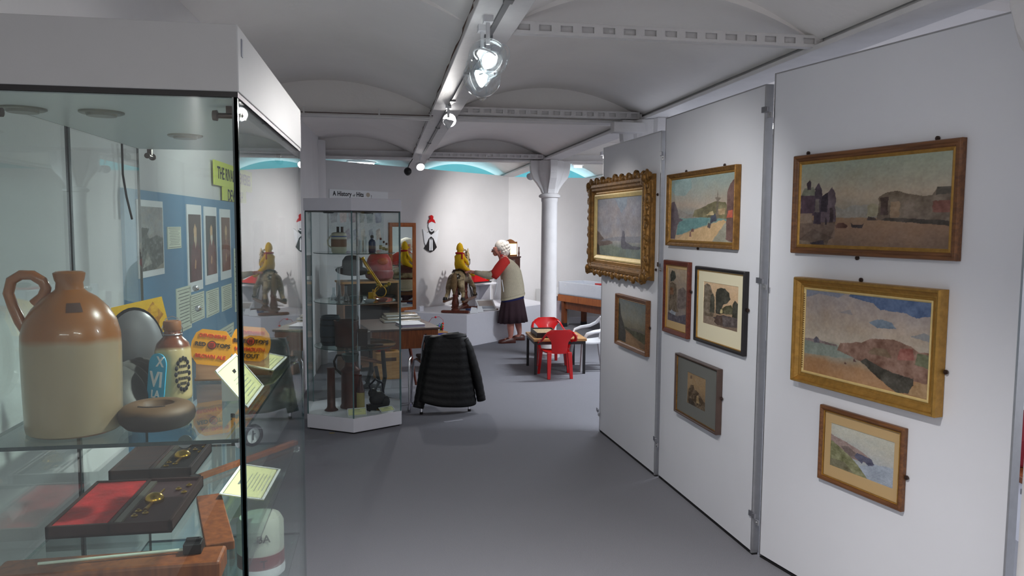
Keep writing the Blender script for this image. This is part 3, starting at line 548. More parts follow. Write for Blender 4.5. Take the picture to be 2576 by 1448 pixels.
def pane(name, c, d, par, m1=gcase, m2=gedge):      # thin axis faces are glass, the rest is dark edge
    b = MB(); x, y, z = [k/2 for k in d]; vs = [(c[0]+a*x, c[1]+e*y, c[2]+g*z) for g in (-1, 1) for e in (-1, 1) for a in (-1, 1)]
    F = {'z0': (0, 2, 3, 1), 'z1': (4, 5, 7, 6), 'y0': (0, 1, 5, 4), 'y1': (2, 6, 7, 3), 'x0': (0, 4, 6, 2), 'x1': (1, 3, 7, 5)}
    ax = 'xyz'[d.index(min(d))]
    for k, q in F.items(): b.add([vs[i] for i in q], [(0, 1, 2, 3)], 0 if k[0] == ax else 1)
    return obj(name, b, [m1, m2], par)
zc = (Z0+Z1)/2; zh = Z1-Z0
pane('front_pane', (0, -cdp/2+.004, zc), (cw-.012, .006, zh), cs)
pane('back_pane', (0, cdp/2-.004, zc), (cw-.012, .006, zh), cs)
pane('side_pane', (cw/2-.003, 0, zc), (.006, cdp, zh), cs)
pane('side_pane', (-cw/2+.003, -.253, zc), (.006, .480, zh), cs)
pane('side_pane', (-cw/2+.003, .245, zc), (.006, .490, zh), cs)
for x, y in ((cw/2-.0045, -cdp/2+.0045),):
    b = MB(); b.box((x, y, zc), (.009, .009, zh)); obj('corner_seam', b, gedge, cs)
b = MB(); b.box((-cw/2+.004, -.008, zc), (.008, .010, zh)); obj('corner_seam', b, gedge, cs)
for z, y1 in ((1.266, .40), (1.000, .44), (.72, .44)):
    pane('glass_shelf', (0, (-.485+y1)/2, z), (cw-.026, y1+.485, .007), cs, gshelf, gedge)
for x, y, z, dx, dy in ((-.06, -.28, 1.852, 0, 0), (.0, .10, 1.852, 0, 0), (-.19, -.3, 1.852, 0, 0)):
    b = MB(); b.lathe([(.040, .010), (.040, .007), (.036, .005), (.028, .006), (.026, .001), (.002, .001)], (x, y, z), 28); obj('canopy_downlight', b, mat('downlight', (.55, .54, .50), .35, .6), cs, smooth=True)
for (x, y, z), ax in (((cw/2-.03, -.40, 1.845), 1), ((cw/2-.06, .484, 1.835), 0), ((-cw/2+.04, .478, 1.84), 0), ((-cw/2+.02, -.40, 1.84), 1)):
    b = MB(); X = Matrix.Translation((x, y, z)) @ (Matrix.Rotation(PI/2, 4, 'Y') if ax else Matrix.Rotation(PI/2, 4, 'X'))
    b.lathe([(.009, -.03), (.010, -.022), (.005, -.02), (.005, .02), (.008, .022), (.008, .027)], n=14, X=X); b.box((x, y, z+.012), (.012, .012, .016)); obj('glass_fixing', b, mat('bronze_fixing', (.34, .28, .26), .35, .8), cs, smooth=True)
for x, y, z in ((cw/2-.012, -.47, 1.258), (-cw/2+.012, -.47, 1.258), (cw/2-.012, .38, 1.258), (cw/2-.012, .40, .992), (-.07, .488, 1.40), (-.075, .488, 1.46)):
    b = MB(); b.lathe([(.009, -.004), (.009, .004), (.004, .005), (.004, .010)], n=12, X=Matrix.Translation((x, y, z)) @ Matrix.Rotation(PI/2, 4, 'X')); obj('shelf_stud', b, chrome, cs, smooth=True)
b = MB(); b.tube([(-cw/2+.012, .33, 1.86), (-cw/2+.010, .335, 1.78), (-cw/2+.016, .34, 1.72), (-cw/2+.022, .36, 1.66)], .003, 6); obj('cable', b, black, cs, smooth=True)

S1, S2, S3 = 1.2697, 1.0037, .7237
# stoneware flagon
jug = root('stoneware_flagon', 'large two-tone stoneware flagon with loop handle on the upper shelf', 'flagon', (-.566, 1.505, S1)); jug.scale = (.915,)*3
glz = twomat('flagon_glaze', 2, .185, (.57, .50, .40), (.53, .31, .08), .006, .3, .45)
b = MB(); b.lathe([(.080, 0), (.0855, .004), (.087, .012), (.089, .10), (.0895, .17), (.0885, .195), (.082, .222), (.068, .246), (.048, .268), (.032, .278), (.0255, .284), (.024, .297), (.0265, .302), (.0285, .312), (.029, .316), (.024, .319), (.017, .317), (.016, .29)], n=48)
obj('body', b, glz, jug, smooth=True)
b = MB(); pts = [(-.072, -.006, .196), (-.090, -.008, .222), (-.1, -.010, .25), (-.107, -.011, .277), (-.100, -.012, .302), (-.082, -.012, .313), (-.062, -.011, .312), (-.045, -.010, .300), (-.040, -.008, .287), (-.046, -.006, .270), (-.060, -.006, .254)]
b.tube(pts, [.015, .011, .010, .010, .010, .010, .010, .010, .010, .011, .014], 14); obj('handle', b, mat('brown_glaze', (.54, .31, .14), .25, coat=.5, noise=.12, scale=18), jug, smooth=True)
def patch_on(prof_r, z, az, wdeg, hh, m, par, name, off=.0008, txt=None):
    b = MB(); n = 8; R = []
    for i in range(2):
        R.append([(prof_r(z+(i-.5)*hh)+off)*math.cos(az+math.radians(wdeg)*(j/n-.5)) for j in range(n+1)])
    v = []; 
    for i in range(3):
        zz = z+(i/2-.5)*hh
        for j in range(n+1):
            a = az+math.radians(wdeg)*(j/n-.5); r_ = prof_r(zz)+off; v.append((r_*math.cos(a), r_*math.sin(a), zz))
    fs = [(i*(n+1)+j, i*(n+1)+j+1, (i+1)*(n+1)+j+1, (i+1)*(n+1)+j) for i in range(2) for j in range(n)]
    b.add(v, fs); return obj(name, b, m, par, smooth=True)
pr = lambda z: float(np.interp(z, [.195, .222, .246, .268, .278], [.0885, .082, .068, .048, .032]))
patch_on(pr, .252, -1.12, 24, .017, mat('stamp', (.26, .15, .10), .5), jug, 'maker_stamp', .001)
# ring-shaped wooden match striker
rg2 = root('ring_ashtray', 'round brown wooden ashtray with a hollow middle, in front of the bottle', 'ashtray', (-.421, 1.500, S1))
rmat = twomat('turned_wood', 2, .036, (.14, .085, .05), (.37, .27, .17), .004, .6)
b = MB(); b.lathe([(.040, 0), (.055, .004), (.0645, .014), (.067, .024), (.065, .034), (.058, .042), (.048, .046), (.034, .047), (.030, .045), (.027, .038), (.018, .032), (.001, .031)], n=44); obj('body', b, rmat, rg2, smooth=True)
b = MB()
for k in range(9): a_ = -2.1+.13*k; b.box((.041*math.cos(a_), .041*math.sin(a_), .0468), (.0025, .007, .0016), a_)
obj('worn_lettering', b, ink, rg2)
# pewter plate pair and stack of dark dishes
pw = root('pewter_dish', 'oval grey pewter dish stood on edge behind the flagon', 'dish', (-.545, 1.795, S1), .35)
pm = mat('pewter', (.40, .40, .41), .36, .15, noise=.08, scale=20)
b = MB()
def ovl(rx, rz, y, n=36, zc_=.095): return [(rx*math.cos(2*PI*j/n), y, zc_+rz*math.sin(2*PI*j/n)) for j in range(n)]
b.loft([ovl(.002, .002, .022), ovl(.030, .052, .020), ovl(.044, .076, .010), ovl(.056, .092, -.002), ovl(.058, .094, -.005), ovl(.052, .088, -.010), ovl(.04, .07, -.016), ovl(.02, .035, -.022), ovl(.001, .002, -.024)])
obj('dish', b, pm, pw, smooth=True)
b = MB(); b.loft([ovl(.050, .083, .030), ovl(.060, .096, .024), ovl(.062, .098, .022), ovl(.03, .05, .045)]); obj('rim', b, mat('pewter_dark', (.20, .20, .21), .5, .5), pw, smooth=True)
for k in range(4):
    q = root('dark_metal_dish', 'dark metal dish, %s of the leaning stack between flagon and bottle' % ['frontmost', 'second', 'third', 'rearmost'][k], 'dish', (-.530+.008*k, 1.655+.028*k, S1), .5, 'dark dishes leaning in a stack')
    b = MB(); X = Matrix.Translation((0, 0, .038)) @ Matrix.Rotation(.95, 4, 'X') @ Matrix.Rotation(.55, 4, 'Y')
    b.lathe([(.02, -.006), (.04, -.004), (.054, .002), (.058, .005), (.054, .006), (.04, .0), (.002, -.002)], n=32, X=X); obj('dish', b, mat('dark_pewter', (.22, .22, .21), .45, .5), q, smooth=True)
# wired stoneware bottle
bt = root('ginger_beer_bottle', 'small two-tone stoneware bottle with a wired stopper', 'bottle', (-.454, 1.745, S1), .25)
bglz = twomat('bottle_glaze', 2, .112, (.72, .64, .46), (.40, .19, .08), .004, .25, .5)
b = MB(); b.lathe([(.034, 0), (.0365, .003), (.037, .01), (.037, .095), (.0365, .108), (.032, .122), (.022, .133), (.0175, .138), (.0165, .150), (.0165, .152)], n=36); obj('body', b, bglz, bt, smooth=True)
b = MB(); b.lathe([(.0175, .150), (.0185, .153), (.0185, .166), (.017, .170), (.010, .171)], n=28); obj('stopper', b, mat('stopper_wood', (.50, .30, .16), .5), bt, smooth=True)
b = MB()
for s in (-1, 1): b.tube([(s*.0185, 0, .135), (s*.0205, -.004, .155), (s*.012, 0, .175), (0, 0, .180)], .0011, 6)
b.lathe([(.0195, .140), (.0205, .1415), (.0195, .143)], n=24, cap=False); obj('wire_bail', b, steel, bt)
prb = lambda z: .037
X = MB(); 
for i in range(16):
    a0 = -.55-1.9*0; t = 2*PI*i/16
    X.ell((.0376*math.cos(-1.02+.42*math.cos(t)), .0376*math.sin(-1.02+.42*math.cos(t)), .058+.034*math.sin(t)), (.0035, .0035, .0055), 6, 4)
obj('printed_badge', X, ink, bt)
b = MB()
for z_, n_ in ((.075, 5), (.062, 7), (.049, 6), (.038, 4)):
    for q_ in range(n_): aa = -1.02+(q_-(n_-1)/2)*.10; b.box((.0372*math.cos(aa), .0372*math.sin(aa), z_), (.0012, .0022, .006), aa)
obj('worn_lettering', b, ink, bt)
# blue oval card
bo = root('blue_beer_mat', 'blue rounded card with white lettering leaning before the bottle', 'beer mat', (-.478, 1.685, S1), -.9, rot=(-.12, 0, -.62))
def rrect(w_, h_, r_, n=6, z0=0):
    P = []
    for cx_, cz_, a0 in ((w_/2-r_, h_-r_, 0), (-w_/2+r_, h_-r_, PI/2), (-w_/2+r_, r_, PI), (w_/2-r_, r_, 1.5*PI)):
        P += [(cx_+r_*math.cos(a0+PI/2*i/n), z0+cz_+r_*math.sin(a0+PI/2*i/n)) for i in range(n+1)]
    return P
b = MB(); b.prismy(rrect(.052, .108, .024), 0, .002); obj('card', b, mat('sky_card', (.20, .66, .82), .45), bo)
text('lettering', 'VI', .045, cardw, bo, (0, -.0007, .052)); text('lettering', 'LA', .022, cardw, bo, (0, -.0007, .022)); text('lettering', 'X', .03, cardw, bo, (.008, -.0007, .090))
# yellow drawing card
yc = root('yellow_advert_card', 'yellow card with brown sketched flourishes propped behind the pewter dish', 'card', (-.578, 1.95, S1+.150), -.1, rot=(-.1, -.22, .1))
ycm = paint(70, 50, [(0, (232, 178, 34)), (1, (240, 190, 40))], [([(.45, .2), (.5, .75), (.54, .5), (.6, .8), (.58, .2)], (140, 104, 40), .2, .6), ([(.62, .1), (.66, .7), (.8, .92), (.95, .5), (.84, .35), (.78, .1)], (150, 84, 40), .3, .5), ([(.7, .4), (.74, .8), (.9, .85), (.84, .5)], (232, 178, 34), .1, .8), ([(.2, .3), (.25, .4), (.3, .3)], (140, 104, 40))], .03, 91)
canvas('card', .115, .085, ycm, yc, 0, MATS['paper_print'], thick=.002)
b = MB(); b.box((0, .014, -.138), (.04, .03, .024)); b.box((0, .012, -.07), (.014, .006, .14)); obj('card_stand', b, whitep, yc)
# beer mats
def matshape(w_, h_): return [(-.30*w_, -.5*h_), (.28*w_, -.5*h_), (.42*w_, -.38*h_), (.5*w_, -.12*h_), (.5*w_, .1*h_), (.44*w_, .32*h_), (.30*w_, .5*h_), (-.28*w_, .5*h_), (-.42*w_, .38*h_), (-.5*w_, .12*h_), (-.5*w_, -.1*h_), (-.44*w_, -.32*h_)]
def beermat(loc, rot, lab, lines, dark_first):
    r = root('beer_mat', lab, 'beer mat', loc, rot=rot, group='orange beer mats on wooden stands')
    b = MB(); b.prismy([(x, z) for x, z in matshape(.094, .084)], -.001, .001); obj('card', b, orange, r)
    text('lettering', lines[0], .0120, redink, r, (0, -.0018, .027)); text('lettering', lines[1], .0135, ink, r, (-.026, -.0018, .006)); text('lettering', lines[2], .0135, ink, r, (.026, -.0018, .006))
    text('lettering', lines[3], .0128, redink, r, (0, -.0018, -.014 if len(lines) > 4 else -.022), sx=.95)
    if len(lines) > 4: text('lettering', lines[4], .0145, ink, r, (0, -.0018, -.030))
    b = MB(); b.lathe([(.0105, -.0006), (.0105, .0006)], n=22, X=Matrix.Translation((0, -.0014, .006)) @ Matrix.Rotation(PI/2, 4, 'X')); obj('badge_ring', b, mat('badge_brown', (.35, .20, .12), .5), r)
    b = MB(); b.lathe([(.008, -.0006), (.008, .0006)], n=20, X=Matrix.Translation((0, -.0022, .006)) @ Matrix.Rotation(PI/2, 4, 'X')); obj('badge', b, redink, r)
    for zz in (.010, .006, .002):
        b = MB(); b.box((0, -.0032, zz), (.010, .0006, .0016)); obj('badge_bar', b, mat('badge_brown', (.35, .20, .12)), r)
    return r
beermat((-.408, 1.905, S1+.085), (-.12, .13, .0), 'orange red tops brown ale beer mat, left one of the pair', ("DEVENISH'S", 'RED', 'TOPS', 'BROWN ALE'), 0)
beermat((-.327, 1.955, S1+.085), (-.12, .10, .05), 'orange blue tops Weymouth stout beer mat, right one of the pair behind the corner seam', ("DEVENISH'S", 'BLUE', 'TOPS', 'WEYMOUTH', 'STOUT'), 1)
paleW = woodmat('pale_display_wood', (.62, .46, .36), (.70, .54, .42))
for (x, y, a, lb) in ((-.415, 1.93, 0, 'pale wooden wedge stand under the left orange beer mat'), (-.318, 1.985, .05, 'pale wooden wedge stand under the right orange beer mat')):
    q = root('mat_stand', lb, 'stand', (x, y, S1), a)
    b = MB(); b.prism([(-.040, 0), (.035, 0), (.035, .055), (-.04, .055)], 0, .006); b.add([(-.034, -.012, .006), (.030, -.012, .006), (.030, -.004, .060), (-.034, -.004, .060), (-.034, .0, .006), (.030, .0, .006), (.030, .002, .060), (-.034, .002, .060)], [(0, 1, 2, 3), (5, 4, 7, 6), (1, 5, 6, 2), (4, 0, 3, 7), (3, 2, 6, 7), (0, 4, 5, 1)]); obj('block', b, paleW, q)
# yellow label cards on clear stands
def labelcard(loc, rot, w_, h_, lab, head, n=5, lean=True, m=None):
    r = root('label_card', lab, 'label', loc, rot=rot, group='yellow label cards')
    b = MB(); b.box((0, 0, 0), (w_, h_, .0015)); obj('card', b, m or cardy, r)
    t_ = .0035; b = MB(); e = .005
    for s in (-1, 1): b.box((0, s*(h_/2-e/2), .0012), (w_, e, .0012)); b.box((s*(w_/2-e/2), 0, .0012), (e, h_, .0012))
    obj('white_border', b, cardw, r)
    b = MB(); e2 = .0012
    for s in (-1, 1): b.box((0, s*(h_/2-e-.002), .0012), (w_-2*e, e2, .0008)); b.box((s*(w_/2-e-.002), 0, .0012), (e2, h_-2*e, .0008))
    obj('ruled_border', b, inkg, r)
    if head: text('lettering', head, h_*.11, ink, r, (0, h_*.22, .0012), (0, 0, 0))
    else:
        b = MB(); b.box((0, h_*.24, .0012), (w_*.3, h_*.05, .0006)); obj('heading_line', b, inkg, r)
    b = MB()
    for k in range(n):
        y_ = h_*.08-k*h_*.085; b.box((random.uniform(-.003, .003), y_, .0010), (w_*random.uniform(.42, .58), h_*.022, .0006))
    obj('text_lines', b, mat('print_grey', (.62, .63, .56)), r)
    return r
labelcard((-.309, 1.715, S1+.044), (.90, 0, PI/2), .215, .100, 'yellow label card tilted over the glass corner seam on the upper shelf', 'HELP', 6)
labelcard((-.309, 2.06, S1+.024), (.22, .0, PI/2-.05), .20, .080, 'yellow label card lying behind the tilted one on the upper shelf', '',  5)
labelcard((-.322, 1.90, S2+.022), (.18, 0, PI/2-.04), .225, .100, 'yellow label card on the lower shelf beside the slide rule', '',  7)
# small tee stands that carry the cards
for (x, y, z, a, lb) in ((-.318, 1.72, S1, .001, 'small clear wedge behind the tilted label card'), (-.309, 2.06, S1, 0, 'small clear wedge under the flat label card on the upper shelf'), (-.322, 1.93, S2, 0, 'small clear wedge under the lower label card')):
    b = MB(); q_ = .062 if a else .024; b.prismy([(-.028, 0), (.02, 0), (.018, .002), (-.028, q_)], -.02, .02); tag(obj('card_wedge', b, whitep, loc=(x, y, z), rot=(0, 0, a)), lb, 'stand')
# dial thermometer
g_ = root('dial_gauge', 'small round black rimmed dial on a stem, inside the right pane', 'gauge', (-.268, 1.60, 1.220), rot=(0, 0, .75)); g_.scale = (1.4,)*3
b = MB(); b.lathe([(.016, -.002), (.0165, 0), (.016, .003), (.0115, .004), (.0115, .001)], n=28, X=Matrix.Rotation(PI/2, 4, 'X'), cap=False); obj('rim', b, black, g_, smooth=True)
b = MB(); b.lathe([(.012, -.001), (.012, .001)], n=24, X=Matrix.Rotation(PI/2, 4, 'X')); obj('dial', b, cardw, g_)
b = MB(); b.box((0, -.0018, 0), (.0012, .0006, .014)); b.box((.002, -.0018, .002), (.004, .0006, .001)); obj('needle', b, ink, g_)
b = MB(); b.tube([(-.016, 0, 0), (-.030, 0, 0)], .002, 8); b.box((-.031, 0, .015), (.003, .006, .046)); obj('stem', b, black, g_)
# hydrometer sets
bxm = mat('box_black', (.17, .055, .035), .6, noise=.1, spec=.25)
def hbox(loc, rz, w_, d_, h_, lab, red):
    r = root('hydrometer_box', lab, 'instrument box', loc, rz)
    b = MB(); b.box((0, 0, .003), (w_, d_, .006)); 
    for s in (-1, 1): b.box((0, s*(d_/2-.004), h_/2), (w_, .008, h_)); b.box((s*(w_/2-.004), 0, h_/2), (.008, d_, h_))
    b.box((0, 0, h_/2), (.008, d_, h_)); obj('box', b, bxm if red else woodd, r, bevel=.001)
    b = MB(); b.box((-w_/4-.001, 0, h_*.55), (w_/2-.014, d_-.016, h_*.7)); obj('lid_lining', b, mat('red_velvet', (.62, .05, .07), .9, noise=.35, scale=28, bump=.3, bscale=60) if red else woodd, r)
    b = MB(); b.box((w_/4+.001, 0, h_*.45), (w_/2-.014, d_-.016, h_*.5)); obj('base_lining', b, mat('plum_velvet', (.20, .06, .09), .9) if red else mat('black_velvet', (.07, .06, .06), .9), r)
    b = MB(); x0 = w_/4+(-.012 if red else .0)
    b.ell((x0, .02*0, h_*.9), (.021, .021, .016), 20, 12); b.tube([(x0, -.018, h_*.85), (x0-.003, -.060, h_*.8)], [.003, .005], 8); b.tube([(x0, .018, h_*.85), (x0+.002, .07, h_*.85)], .0025, 8); obj('brass_float', b, brass, r, smooth=True)
    b = MB()
    for k in range(6):
        a = k; xx = w_*.14+(k % 2)*.018+w_*.2*(k > 2); yy = -d_*.32+(k % 3)*.014 if k < 3 else d_*.16+(k-3)*.024
        b.lathe([(.006, 0), (.007, .003), (.003, .005), (.003, .007)], (xx, yy, h_*.74), 12)
    obj('brass_weight', b, brass, r, smooth=True)
    b = MB(); b.box((.012, 0, h_*.72), (.014, d_-.03, .010)); obj('ivory_scale', b, mat('scale_strip', (.30, .26, .22) if red else (.52, .24, .18), .4), r)
    return r
hbox((-.566, 1.80, S2), .0, .244, .29, .026, 'open black instrument box lined with red velvet on the lower shelf', True)
hb = hbox((-.585, 2.125, S2), .0, .195, .24, .030, 'open mahogany instrument box with brass float, behind the red velvet one', False)
b = MB(); X = Matrix.Translation((.045, .045, .052)) @ Matrix.Rotation(1.2, 4, 'X'); b.lathe([(.011, -.004), (.018, -.003), (.019, 0), (.018, .003), (.011, .004)], n=26, X=X); obj('glass_disc', b, steel, hb, smooth=True)
# folding rules
b = MB(); b.box((0, 0, .010), (.054, .30, .018)); o = obj('wooden_rule', b, woodm, loc=(-.365, 1.685, S2), rot=(0, 0, .28), bevel=.002); tag(o, 'broad reddish wooden slab lying beside the red velvet box', 'rule')
r = root('slide_rule', 'long thin folding wooden rule slanting behind the lower label card', 'rule', (-.368, 2.13, S2), rot=(0, 0, -.62))
b = MB(); b.box((0, 0, .008), (.018, .37, .012)); obj('rule', b, woodm, r, bevel=.001)
b = MB(); b.box((0, -.180, .010), (.019, .02, .013)); obj('metal_cap', b, mat('dark_tip', (.10, .09, .09), .4, .5), r)
r = root('wooden_trough', 'long brown wooden case with a glass thermometer, lowest in the view', 'wooden case', (-.487, 1.437, S2), rot=(0, 0, .03))
b = MB(); b.box((0, 0, .020), (.38, .075, .040)); obj('case', b, woodm, r, bevel=.006)
b = MB(); b.tube([(-.12, -.006, .046), (.12, .012, .046)], .0028, 10); obj('thermometer', b, mat('thermo_glass', (.75, .78, .72), .1, coat=.5), r, smooth=True)
b = MB(); b.box((.135, .014, .050), (.032, .030, .020)); b.box((.135, .014, .062), (.026, .008, .01)); obj('clamp', b, black, r, bevel=.002)
# labelled pot low in the case
r = root('stoneware_pot', 'pale pot with dark lettering and red base, low in the case', 'pot', (-.330, 2.06, S3), 0)
b = MB(); b.lathe([(.056, 0), (.062, .006), (.062, .02), (.060, .032)], n=32); obj('base_band', b, cardw, r, smooth=True)
b = MB(); b.lathe([(.0605, .026), (.0605, .065)], n=32); obj('red_band', b, mat('pot_red', (.50, .20, .16), .5), r, smooth=True)
b = MB(); b.lathe([(.060, .064), (.060, .14), (.052, .155), (.03, .16)], n=32); obj('body', b, mat('pot_cream', (.80, .82, .76), .5), r, smooth=True)
for k, (s_, z_) in enumerate((('BA', .112), ('T', .045))): text('lettering', s_, .028, ink, r, (.061*math.cos(-1.3), .061*math.sin(-1.3), z_), (PI/2, 0, -1.3+PI/2))

# ---------------------------------------------------------------- blue history board on the left wall, seen through the case
WD = Vector((.292, 12.98)).normalized(); W0 = Vector((-1.02, -3)); rzW = math.atan2(WD.y, WD.x)   # local +x runs away from the viewer
def onwall(t, z): p = W0+WD*(t+3); return (p.x, p.y, z)
def wallthing(name, lab, cat, t, z, group=None):
    r = root(name, lab, cat, onwall(t, z), rzW, group); return r
r = wallthing('blue_display_board', 'blue display board on the left wall behind the tall case', 'display board', 3.78, 0)
b = MB(); b.box((0, -.006, 1.22), (1.92, .012, 1.10)); obj('board', b, mat('board_blue', (.36, .56, .70), .7, noise=.02), r)
def sheet(t, z, w_, h_, lab, cat, img=None, border=.012, kind='photo', lines=None):
    r = wallthing({'photo': 'mounted_photograph', 'card': 'text_card'}[kind], lab, cat, t, z)
    b = MB(); b.box((0, -.0145, 0), (w_, .004, h_)); obj('backing', b, cardw if kind == 'photo' else mat('ivory_card', (.88, .90, .82)), r)
    if img is not None: canvas('print', w_-2*border, h_-2*border*2, img, r, -.018, MATS['paper_print'], thick=.001)
    else:
        b = MB()
        for k in range(10): b.box((random.uniform(-.005, .005), -.0170, h_*.36-k*h_*.075), (w_*random.uniform(.6, .8), .0006, h_*.016))
        obj('text_lines', b, inkg, r)
        b = MB()
        for s in (-1, 1): b.box((0, -.017, s*h_*.44), (w_*.9, .0006, .002))
        obj('ruled_border', b, inkg, r)
crowd = paint(60, 90, [(0, (136, 134, 122)), (.5, (140, 138, 130)), (.62, (160, 160, 158)), (1, (138, 136, 136))], [([(0, 0), (0, .62), (.2, .64), (.4, .5), (.7, .55), (1, .5), (1, .1), (.6, .0)], (78, 82, 78), .3), ([(.1, .05), (.3, .3), (.5, .1)], (150, 150, 140), .2), ([(0, .55), (.1, .68), (.4, .66), (.3, .56)], (70, 74, 70), .1)], .1, 101)
sheet(3.085, 1.592, .30, .285, 'large grey crowd photograph at the near end of the blue board', 'photograph', crowd)
sheet(3.385, 1.59, .19, .09, 'small text card right of the crowd photograph', 'card', kind='card')
def port(c1, c2, hair, seed): return paint(40, 80, [(0, c1), (1, c1)], [([(.1, 0), (.15, .45), (.4, .62), (.65, .62), (.9, .45), (.95, 0)], c2, .12), ([(.40, .60), (.38, .78), (.5, .86), (.62, .80), (.62, .62), (.5, .56)], (206, 166, 122), .06), ([(.42, .66), (.5, .48), (.62, .6), (.6, .68)], hair, .05), ([(.4, .2), (.45, .34), (.55, .3), (.5, .18)], (190, 140, 96), .06)], .08, seed)
sheet(3.70, 1.538, .250, .392, 'tall oil portrait print of a bearded man, nearest of three on the blue board', 'portrait', port((60, 40, 34), (90, 34, 34), (190, 170, 140), 3), .022)
sheet(4.00, 1.542, .250, .378, 'tall oil portrait print of a white bearded figure, middle of three on the blue board', 'portrait', port((34, 40, 42), (110, 54, 44), (214, 206, 190), 4), .022)
sheet(4.32, 1.540, .240, .372, 'tall brown oil portrait print, farthest of three on the blue board', 'portrait', port((120, 76, 58), (130, 70, 50), (160, 120, 90), 5), .022)
sheet(3.71, 1.265, .260, .128, 'text card under the nearest portrait print', 'card', kind='card')
sheet(4.01, 1.258, .250, .128, 'text card under the middle portrait print', 'card', kind='card')
sheet(4.32, 1.254, .230, .132, 'text card under the farthest portrait print', 'card', kind='card')
sheet(4.56, 1.33, .07, .36, 'narrow pale sheet at the far end of the blue board', 'card', kind='card')
sheet(3.50, 1.28, .22, .19, 'pale blank sheet low on the blue board behind the bottle', 'card', kind='card')
sheet(4.25, .98, .44, .24, 'white sheet low on the blue board behind the left beer mat', 'card', kind='card')
r = wallthing('yellow_heading_sign', 'yellow stepped heading sign above the blue board', 'sign', 4.58, 0)
b = MB(); b.box((0, -.016, 1.908), (.98, .008, .125)); obj('upper_strip', b, mat('sign_yellow', (.86, .90, .36), .6), r)
b = MB(); b.box((0, -.015, 1.809), (.60, .008, .073)); obj('lower_strip', b, mat('sign_yellow', (.86, .90, .36)), r)
text('lettering', 'THE RIVAL BREWERIES', .088, ink, r, (0, -.0205, 1.908), sx=.98); text('lettering', 'DEVENISH', .088, ink, r, (0, -.0195, 1.80))
# posters further along the wall
for k, (t, z, w_, h_, g) in enumerate(((5.35, 1.50, .34, .34, (.78, .78, .80)), (5.8, 1.30, .34, .48, (.84, .84, .85)), (6.35, 1.55, .30, .3, (.70, .71, .74)))):
    b = MB(); b.box((0, -.004, 0), (w_, .006, h_)); tag(obj('wall_poster', b, mat('poster%d' % k, g, .6), loc=onwall(t, z), rot=(0, 0, rzW)), ['square pale poster on the left wall past the blue board', 'tall pale poster on the left wall, middle of three', 'small grey poster on the left wall, farthest of three'][k], 'poster')

# ---------------------------------------------------------------- hexagonal case
HC = Vector((-.244, 6.492)); HR = .436
hx = root('hexagonal_display_case', 'hexagonal glass display case with white base and canopy, standing mid-room', 'display case', (HC.x, HC.y, 0))
def hexa(R, off=0): return [(R*math.cos(math.radians(-90.5+60*k)), R*math.sin(math.radians(-90.5+60*k))) for k in range(6)]
b = MB(); b.prism(hexa(HR), .012, .124); obj('plinth', b, whitelam, hx, bevel=.003)
b = MB(); b.prism(hexa(HR-.02), 0, .012); obj('plinth_foot', b, dark, hx)
b = MB(); b.prism(hexa(HR+.006), 1.756, 1.854); obj('canopy', b, whitelam, hx, bevel=.003)
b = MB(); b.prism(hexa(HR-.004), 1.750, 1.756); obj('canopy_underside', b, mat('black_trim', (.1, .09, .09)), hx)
hp = hexa(HR-.008); gseam = mat('pale_glass_edge', (.34, .47, .48), .2, coat=.5)
for k in range(6):
    a = Vector(hp[k]); c = Vector(hp[(k+1) % 6]); d = (c-a); L = d.length; b = MB(); m_ = (a+c)/2
    X = Matrix.Translation((m_.x, m_.y, .937)) @ Matrix.Rotation(math.atan2(d.y, d.x), 4, 'Z')
    vs = [X @ Vector((x*(L/2-.004), y*.0025, z*.813)) for z in (-1, 1) for y in (-1, 1) for x in (-1, 1)]
    for q, mi in (((0, 2, 3, 1), 1), ((4, 5, 7, 6), 1), ((0, 1, 5, 4), 0), ((2, 6, 7, 3), 0), ((0, 4, 6, 2), 1), ((1, 3, 7, 5), 1)): b.add([vs[i] for i in q], [(0, 1, 2, 3)], mi)
    obj('glass_pane', b, [gpane, gseam], hx)
    b = MB(); b.lathe([(.0055, .124), (.0055, 1.75)], (a.x, a.y, 0), 8); obj('corner_seam', b, gseam, hx)
for z in (1.414, 1.016, .646):
    b = MB(); n = 40; pr_ = [(.335*math.cos(2*PI*j/n), .335*math.sin(2*PI*j/n)) for j in range(n)]
    b.add([(x, y, z) for x, y in pr_]+[(x, y, z+.006) for x, y in pr_], [tuple(range(n-1, -1, -1)), tuple(range(n, 2*n))], 0)
    b.add([(x, y, z) for x, y in pr_]+[(x, y, z+.006) for x, y in pr_], [(j, (j+1) % n, n+(j+1) % n, n+j) for j in range(n)], 1)
    obj('round_glass_shelf', b, [gshelf, gedgel], hx)
b = MB(); b.tube([(.03, -.03, .13), (.03, -.03, 1.75)], .012, 16); obj('shelf_rod', b, chrome, hx, smooth=True)
for x in (-.2, .10):
    b = MB(); b.lathe([(.045, .002), (.045, -.006), (.036, -.012), (.002, -.012)], (x, -.1, 1.75), 24); obj('canopy_downlight', b, black, hx, smooth=True)
def H(px, dy, z): return (HC.x+px, HC.y+dy, z)
A_, B_, C_, D_ = 1.4202, 1.0222, .6522, .1242
